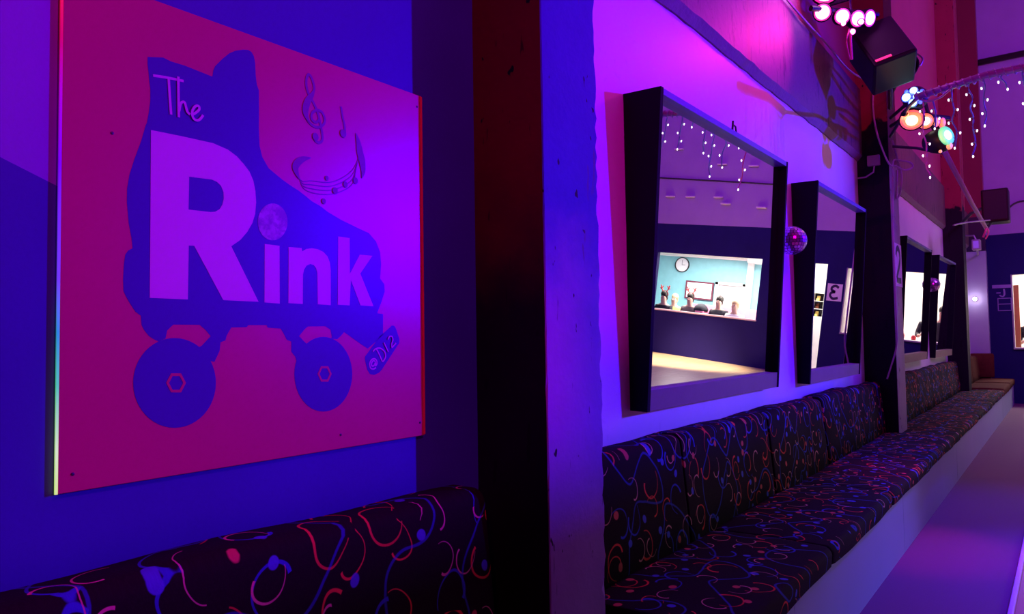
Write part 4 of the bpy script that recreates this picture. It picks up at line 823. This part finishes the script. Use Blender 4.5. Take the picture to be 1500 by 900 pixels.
for i, (y, h) in enumerate(((-.62, .10), (-.35, .16), (-.15, .09), (.12, .13), (.35, .10))):
    bm = new(); add_lathe(bm, [(.045, 0), (.05, h * .6), (.035, h * .85), (.03, h)], (18.35, y, 1.10), (0, 0, 1), 14)
    t = tag(obj('condiment_tub', bm, M['redthing'], None, True, origin=(18.35, y, 1.10)), 'red tub on the kiosk counter', 'tub', 'tubs on the kiosk counter')
t = thing('notice_sign', 'small pale notice left of the cafe hatch, seen in the nearest mirror', 'sign', (FX, -5.95, 2.8)); box('paper', (FX - .02, -6.08, 2.80), (FX - .001, -5.84, 3.12), M['paper'], t)
t = thing('kiosk_sign', 'white notice on the pink kiosk panel', 'sign', (20.15, -.9, 1.5)); box('paper', (20.145, -1.02, 1.40), (20.158, -.80, 1.86), M['paper'], t)

def skinned(name, pts, edges, rad, m, parent, sub=2):
    me = bpy.data.meshes.new(name)
    o0 = world_loc(parent)
    me.from_pydata([tuple(Vector(p) - o0) for p in pts], edges, []); me.materials.append(m)
    o = bpy.data.objects.new(name, me); COL.objects.link(o); o.parent = parent
    s = o.modifiers.new('skin', 'SKIN'); s.use_smooth_shade = True
    for v, r in zip(me.skin_vertices[0].data, rad): v.radius = (r, r) if not isinstance(r, tuple) else r
    me.skin_vertices[0].data[0].use_root = True
    u = o.modifiers.new('sub', 'SUBSURF'); u.levels = sub; u.render_levels = sub
    return o
def person(x, y, label, shirt, hair, antlers=False, standing=False, dz=0., cap=False, turn=0.):
    """seated (or standing) figure that faces -x; seat 0.48 m"""
    t = thing('person', label, 'person', (x, y, 0))
    hp = (.92 if standing else .52) + dz
    T = lambda a, b, c: (x + a, y + b, c)
    sh = hp + .46; hd = hp + .72
    pts = [T(0, 0, hp), T(0, 0, hp + .22), T(-.01, 0, sh - .04), T(-.015, 0, sh + .06), T(-.02, 0, hd - .08), T(-.025, 0, hd + .03), T(-.11, turn * .03, hd - .035)]
    ed = [(0, 1), (1, 2), (2, 3), (3, 4), (4, 5), (4, 6)]
    rad = [.135, .125, .13, .055, .085, .095, .022]
    for s in (-1, 1):
        b = len(pts)
        pts += [T(0, s * .19, sh - .03), T(-.06, s * .24, sh - .28), T(-.30, s * .17, sh - .30), T(-.37, s * .15, sh - .28)]
        ed += [(2, b), (b, b + 1), (b + 1, b + 2), (b + 2, b + 3)]; rad += [.062, .045, .034, .032]
        for k in range(4):
            pts.append(T(-.43 - .008 * (k % 2), s * (.12 + .02 * k), sh - .29)); ed.append((b + 3, len(pts) - 1)); rad.append(.009)
        pts.append(T(-.39, s * .11, sh - .25)); ed.append((b + 3, len(pts) - 1)); rad.append(.010)
        b = len(pts)
        if standing: pts += [T(0, s * .10, hp - .08), T(-.01, s * .11, .50), T(.01, s * .11, .09), T(-.13, s * .12, .04)]
        else: pts += [T(-.06, s * .10, hp), T(-.45, s * .11, hp - .01), T(-.43, s * .11, .09), T(-.56, s * .12, .04)]
        ed += [(0, b), (b, b + 1), (b + 1, b + 2), (b + 2, b + 3)]; rad += [.085, .058, .042, .038]
    skinned('body', pts, ed, rad, M['skin'], t)
    cp = [T(0, 0, hp - .04), T(0, 0, hp + .22), T(-.01, 0, sh - .03), T(-.013, 0, sh + .015)]; ce = [(0, 1), (1, 2), (2, 3)]; cr = [.152, .142, .145, .075]
    for s in (-1, 1):
        b = len(cp); cp += [T(0, s * .19, sh - .03), T(-.06, s * .24, sh - .28), T(-.26, s * .185, sh - .30)]; ce += [(2, b), (b, b + 1), (b + 1, b + 2)]; cr += [.075, .057, .045]
    skinned('top', cp, ce, cr, shirt, t)
    cp = [T(0, 0, hp)]; ce = []; cr = [.15]
    for s in (-1, 1):
        b = len(cp)
        if standing: cp += [T(0, s * .10, hp - .08), T(-.01, s * .11, .50), T(.01, s * .11, .12)]
        else: cp += [T(-.06, s * .10, hp), T(-.45, s * .11, hp - .01), T(-.43, s * .11, .12)]
        ce += [(0, b), (b, b + 1), (b + 1, b + 2)]; cr += [.10, .070, .054]
    skinned('trousers', cp, ce, cr, M['darkcloth'], t)
    bm = new(); add_ball(bm, T(.012, 0, hd + .045), .108, 18, 12, (1.0, .92, 1.0)); add_ball(bm, T(.055, 0, hd - .04), .08, 14, 10, (.8, 1, 1.3)); obj('hair', bm, hair, t, True)
    for s in (-1, 1):
        bm = new(); add_ball(bm, T(-.108, s * .034, hd + .0), .011, 8, 6); obj('eye', bm, M['ink'], t, True)
    bm = new(); add_ball(bm, T(-.098, 0, hd - .078), .016, 10, 6, (.5, 1.3, .35)); obj('mouth', bm, M['redthing'], t, True)
    if antlers:
        bm = new()
        for s in (-1, 1):
            add_tube(bm, smooth([T(0, s * .05, hd + .13), T(0, s * .10, hd + .22), T(0, s * .13, hd + .31)], 4), .016, 6)
            add_tube(bm, [T(0, s * .10, hd + .22), T(0, s * .055, hd + .29)], .013, 6); add_tube(bm, [T(0, s * .085, hd + .19), T(0, s * .15, hd + .23)], .013, 6)
        add_tube(bm, [T(0, .11 * math.cos(PI * i / 10), hd + .045 + .115 * math.sin(PI * i / 10)) for i in range(11)], .010, 6)
        obj('antler_headband', bm, M['redthing'], t)
    return t
def seated(x, y, label, shirt, hair, antlers=False, dz=0., seat=''):
    h = .52 + dz - .14
    t = thing('bar_stool', seat, 'stool', (x, y, 0))
    bm = new(); add_lathe(bm, [(.15, h - .05), (.17, h - .035), (.17, h - .01), (.15, h)], (x, y, 0), (0, 0, 1), 20); obj('seat', bm, M['redthing'], t, True)
    bm = new(); add_lathe(bm, [(.16, 0), (.15, .02), (.03, .04), (.025, h - .05)], (x, y, 0), (0, 0, 1), 16); obj('pedestal', bm, M['steel'], t, True)
    person(x, y, label, shirt, hair, antlers, dz=dz)
seated(18.95, -5.98, 'person in dark clothes and red antler headband, left in the reflected room', M['darkcloth'], M['hairdark'], True, .24, 'stool under the left antler headband wearer')
seated(19.95, -6.12, 'fair haired person in yellow behind the left antler headband wearer', M['yellow'], M['hairfair'], False, .20, 'stool under the person in yellow')
seated(19.45, -5.42, 'person in a plaid shirt and red antler headband in the reflected room', M['plaid'], M['hairdark'], True, .26, 'stool under the person in the plaid shirt')
seated(19.45, -4.58, 'person in a dark top seated near the grey door', M['darkcloth'], M['hairdark'], False, .26, 'stool under the dark topped person by the grey door')
seated(19.15, -4.02, 'small fair haired person in a pale top nearest the white post', M['roomwhite'], M['hairfair'], False, .20, 'stool under the small fair haired person')
person(18.75, .60, 'dark haired person in dark clothes standing inside the kiosk hatch', M['darkcloth'], M['hairdark'], standing=True, dz=.12)
bm = new(); add_lathe(bm, [(.19, 0), (.20, .05), (.17, .12), (.09, .19), (.001, .21)], (19.3, -5.02, 1.18), (0, 0, 1), 18)
t = tag(obj('rucksack', bm, M['darkcloth'], None, True, origin=(19.3, -5.02, 1.18)), 'dark rounded bag standing between the seated people', 'bag')
t = thing('bag_table', 'small pink table under the dark bag', 'table', (19.3, -5.02, 0))
box('top', (19.12, -5.11, 1.14), (19.50, -4.88, 1.18), M['pinkpaint'], t, .01); bm = new(); add_tube(bm, [(19.3, -5.02, 0), (19.3, -5.02, 1.14)], .04, 10); obj('leg', bm, M['steel'], t)
# ------------------------------------------------------------------ lights
def light(kind, name, loc, col, power, target=None, size=.1, spot=60, blend=.5, sy=None):
    l = bpy.data.lights.new(name, kind); l.color = col; l.energy = power
    if kind == 'AREA':
        l.size = size
        if sy: l.shape = 'RECTANGLE'; l.size_y = sy
    else: l.shadow_soft_size = size
    if kind == 'SPOT': l.spot_size = math.radians(spot); l.spot_blend = blend
    o = bpy.data.objects.new(name, l); COL.objects.link(o); o.location = loc
    if target is not None: o.rotation_euler = (Vector(target) - Vector(loc)).to_track_quat('-Z', 'Y').to_euler()
    return o
# ultraviolet-blue flood across the hall
FLOOD = (12.7, -9., 4.15)
light('SPOT', 'blue_flood', (FLOOD[0], FLOOD[1] + .02, FLOOD[2]), (.045, .0, 1.), 11500, (3.3, WY, 2.0), .06, 37, .75)
t = thing('ceiling_flood_light', 'black flood light on a ceiling pole across the hall', 'stage light', FLOOD)
bm = new(); add_lathe(bm, [(.06, -.34), (.13, -.30), (.15, -.04), (.15, .0), (.13, .0), (.10, -.10)], (FLOOD[0] + .09, FLOOD[1] - .11, FLOOD[2] + .02), (-9., 10.6, -1.6), 20); obj('housing', bm, M['blackplastic'], t)
bm = new(); add_tube(bm, [(FLOOD[0] + .2, FLOOD[1] - .25, FLOOD[2] + .15), (FLOOD[0] + .2, FLOOD[1] - .25, 9.99)], .02, 8); obj('pole', bm, M['darksteel'], t)
# unseen board, added only to keep the blue flood off the seats
t = thing('hanging_light_blocker', 'unseen dark board added across the hall to block the blue flood', 'board', (11.4, -6.5, 2.25))
box('panel', (8.6, -6.53, 2.25), (14.2, -6.5, 3.38), M['black'], t, .005)
for x in (9., 13.8):
    bm = new(); add_tube(bm, [(x, -6.515, 3.37), (x, -6.515, 9.99)], .008, 6); obj('wire', bm, M['steel'], t)
PINK = (.6, -2.6, 5.2)
# pink-violet flood from the hall ceiling on the camera side
light('AREA', 'pink_flood', PINK, (1., .0, .62), 102, (2.0, WY, 1.6), .10)
t = thing('hanging_light_blocker', 'unseen small dark board added to block the pink flood', 'board', (1.3, -1.4, 3.2))  # added out of view to trim the lower part of the pink flood
bm = new(); add_prism(bm, [(-.6, -1.42, 3.05), (3.4, -1.42, 3.05), (3.4, -1.42, 4.12), (1.06, -1.42, 4.12), (1.06, -1.42, 3.93), (-.6, -1.42, 3.93)], (0, .02, 0)); obj('panel', bm, M['black'], t)
for x in (-.2, 2.9):
    bm = new(); add_tube(bm, [(x, -1.41, 3.92), (x, -1.41, 9.99)], .008, 6); obj('wire', bm, M['steel'], t)
# violet ambient light of the hall; the overhead area is an added fill
light('AREA', 'violet_ambient_fill', (9., -5., 9.6), (.55, .02, 1.), 250, (9., -5., 0), 8)
light('AREA', 'violet_far_flood', (10., -3.5, 6.8), (.42, .07, 1.), 300, (FX, -1., 5.), 1.5)
# beams of the party lights; the rink and bench lights come from elsewhere
light('SPOT', 'pink_beam', (5.9, 1.05, 3.86), (1., .02, .45), 60, (4.55, WY, 3.35), .06, 75, .9)
light('SPOT', 'red_beam', (6.85, 1.0, 3.25), (1., .06, .02), 90, (7.65, WY, 3.45), .05, 60, .9)
light('SPOT', 'magenta_floor_beam', (6.6, .6, 3.6), (1., .0, .40), 170, (5.6, .85, 0), .06, 24, .9)
light('SPOT', 'blue_floor_beam', (7.2, .4, 3.3), (.06, .0, 1.), 300, (6.6, .25, 0), .06, 70, .9)
light('POINT', 'orange_glow', (6.75, .75, 3.0), (1., .16, .04), 2.5, None, .06)
light('SPOT', 'red_wash', (8., .2, 3.4), (1., .05, .06), 160, (13.5, WY, 5.2), .1, 70, .8)
light('SPOT', 'blue_rink_fill', (8., -2., 5.), (.05, .0, 1.), 2400, (5., -.7, 0), .06, 40, .8)  # extra spot added to turn the rink boards blue
light('SPOT', 'red_bench_beam', (-1.6, -.7, 3.4), (1., .02, .04), 60, (.5, 1.5, .93), .05, 38, 1.)
light('POINT', 'violet_glow', (5.9, 1.22, 4.22), (.85, .06, 1.), 9, None, .06)
light('POINT', 'green_glow', (6.85, .66, 3.07), (.0, 1., .40), 1.1, None, .06)
# dim neutral fill spot, added to light the plinth
light('SPOT', 'plinth_fill', (9., -4.5, 2.6), (.85, .80, 1.), 190, (4.3, .9, -.1), .4, 28, .8)
# warm spot added to brighten the boards by the cafe hatch
light('SPOT', 'warm_floor_fill', (15.4, -4.2, 6.5), (1., .78, .52), 10000, (16.2, -4.3, 0), .2, 34, .6)
# lamps of the rooms behind the hatches
light('AREA', 'cafe_lamp', (19.6, -5.6, 2.80), (1., .94, .88), 165, (19.6, -5.6, 0), .85)
light('AREA', 'cafe_lamp', (19.6, -3.8, 2.80), (1., .94, .88), 165, (19.6, -3.8, 0), .85)
light('AREA', 'passage_lamp', (19.1, -2.0, 2.80), (1., .96, .88), 55, (19.1, -2., 0), .6)
light('AREA', 'kiosk_lamp', (19.2, .2, 2.80), (1., .90, .80), 90, (19.2, .2, 0), .85)
light('POINT', 'corner_lamp', (17.33, 1.47, 2.09), (.85, .65, 1.), 1.6, None, .05)

w = bpy.data.worlds.new('world'); sc.world = w; w.use_nodes = True
w.node_tree.nodes['Background'].inputs[0].default_value = (.01, .004, .02, 1); w.node_tree.nodes['Background'].inputs[1].default_value = .3

# ------------------------------------------------------------------ camera
yaw, pitch, roll = .645961067, .0437480468, -.0153449727
fw = Vector((math.cos(yaw), math.sin(yaw), 0)); rt = Vector((math.sin(yaw), -math.cos(yaw), 0)); up = Vector((0, 0, 1))
f2 = fw * math.cos(pitch) + up * math.sin(pitch); u2 = up * math.cos(pitch) - fw * math.sin(pitch)
r3 = rt * math.cos(roll) + u2 * math.sin(roll); u3 = u2 * math.cos(roll) - rt * math.sin(roll)
cam = bpy.data.cameras.new('camera'); co = bpy.data.objects.new('camera', cam); COL.objects.link(co)
mm = Matrix((r3, u3, -f2)).transposed().to_4x4(); mm.translation = (0, 0, H); co.matrix_world = mm
cam.sensor_width = 36.; cam.sensor_fit = 'HORIZONTAL'; cam.lens = 1080. / 1500. * 36.; cam.clip_start = .02; cam.clip_end = 100
sc.camera = co
sc.view_settings.view_transform = 'Standard'; sc.view_settings.look = 'None'; sc.view_settings.gamma = 1.; sc.view_settings.use_curve_mapping = False
sc.view_settings.exposure = 0.
sc.cycles.use_denoising = True
sc.cycles.max_bounces = 8; sc.cycles.glossy_bounces = 6
sc.cycles.sample_clamp_indirect = 4.
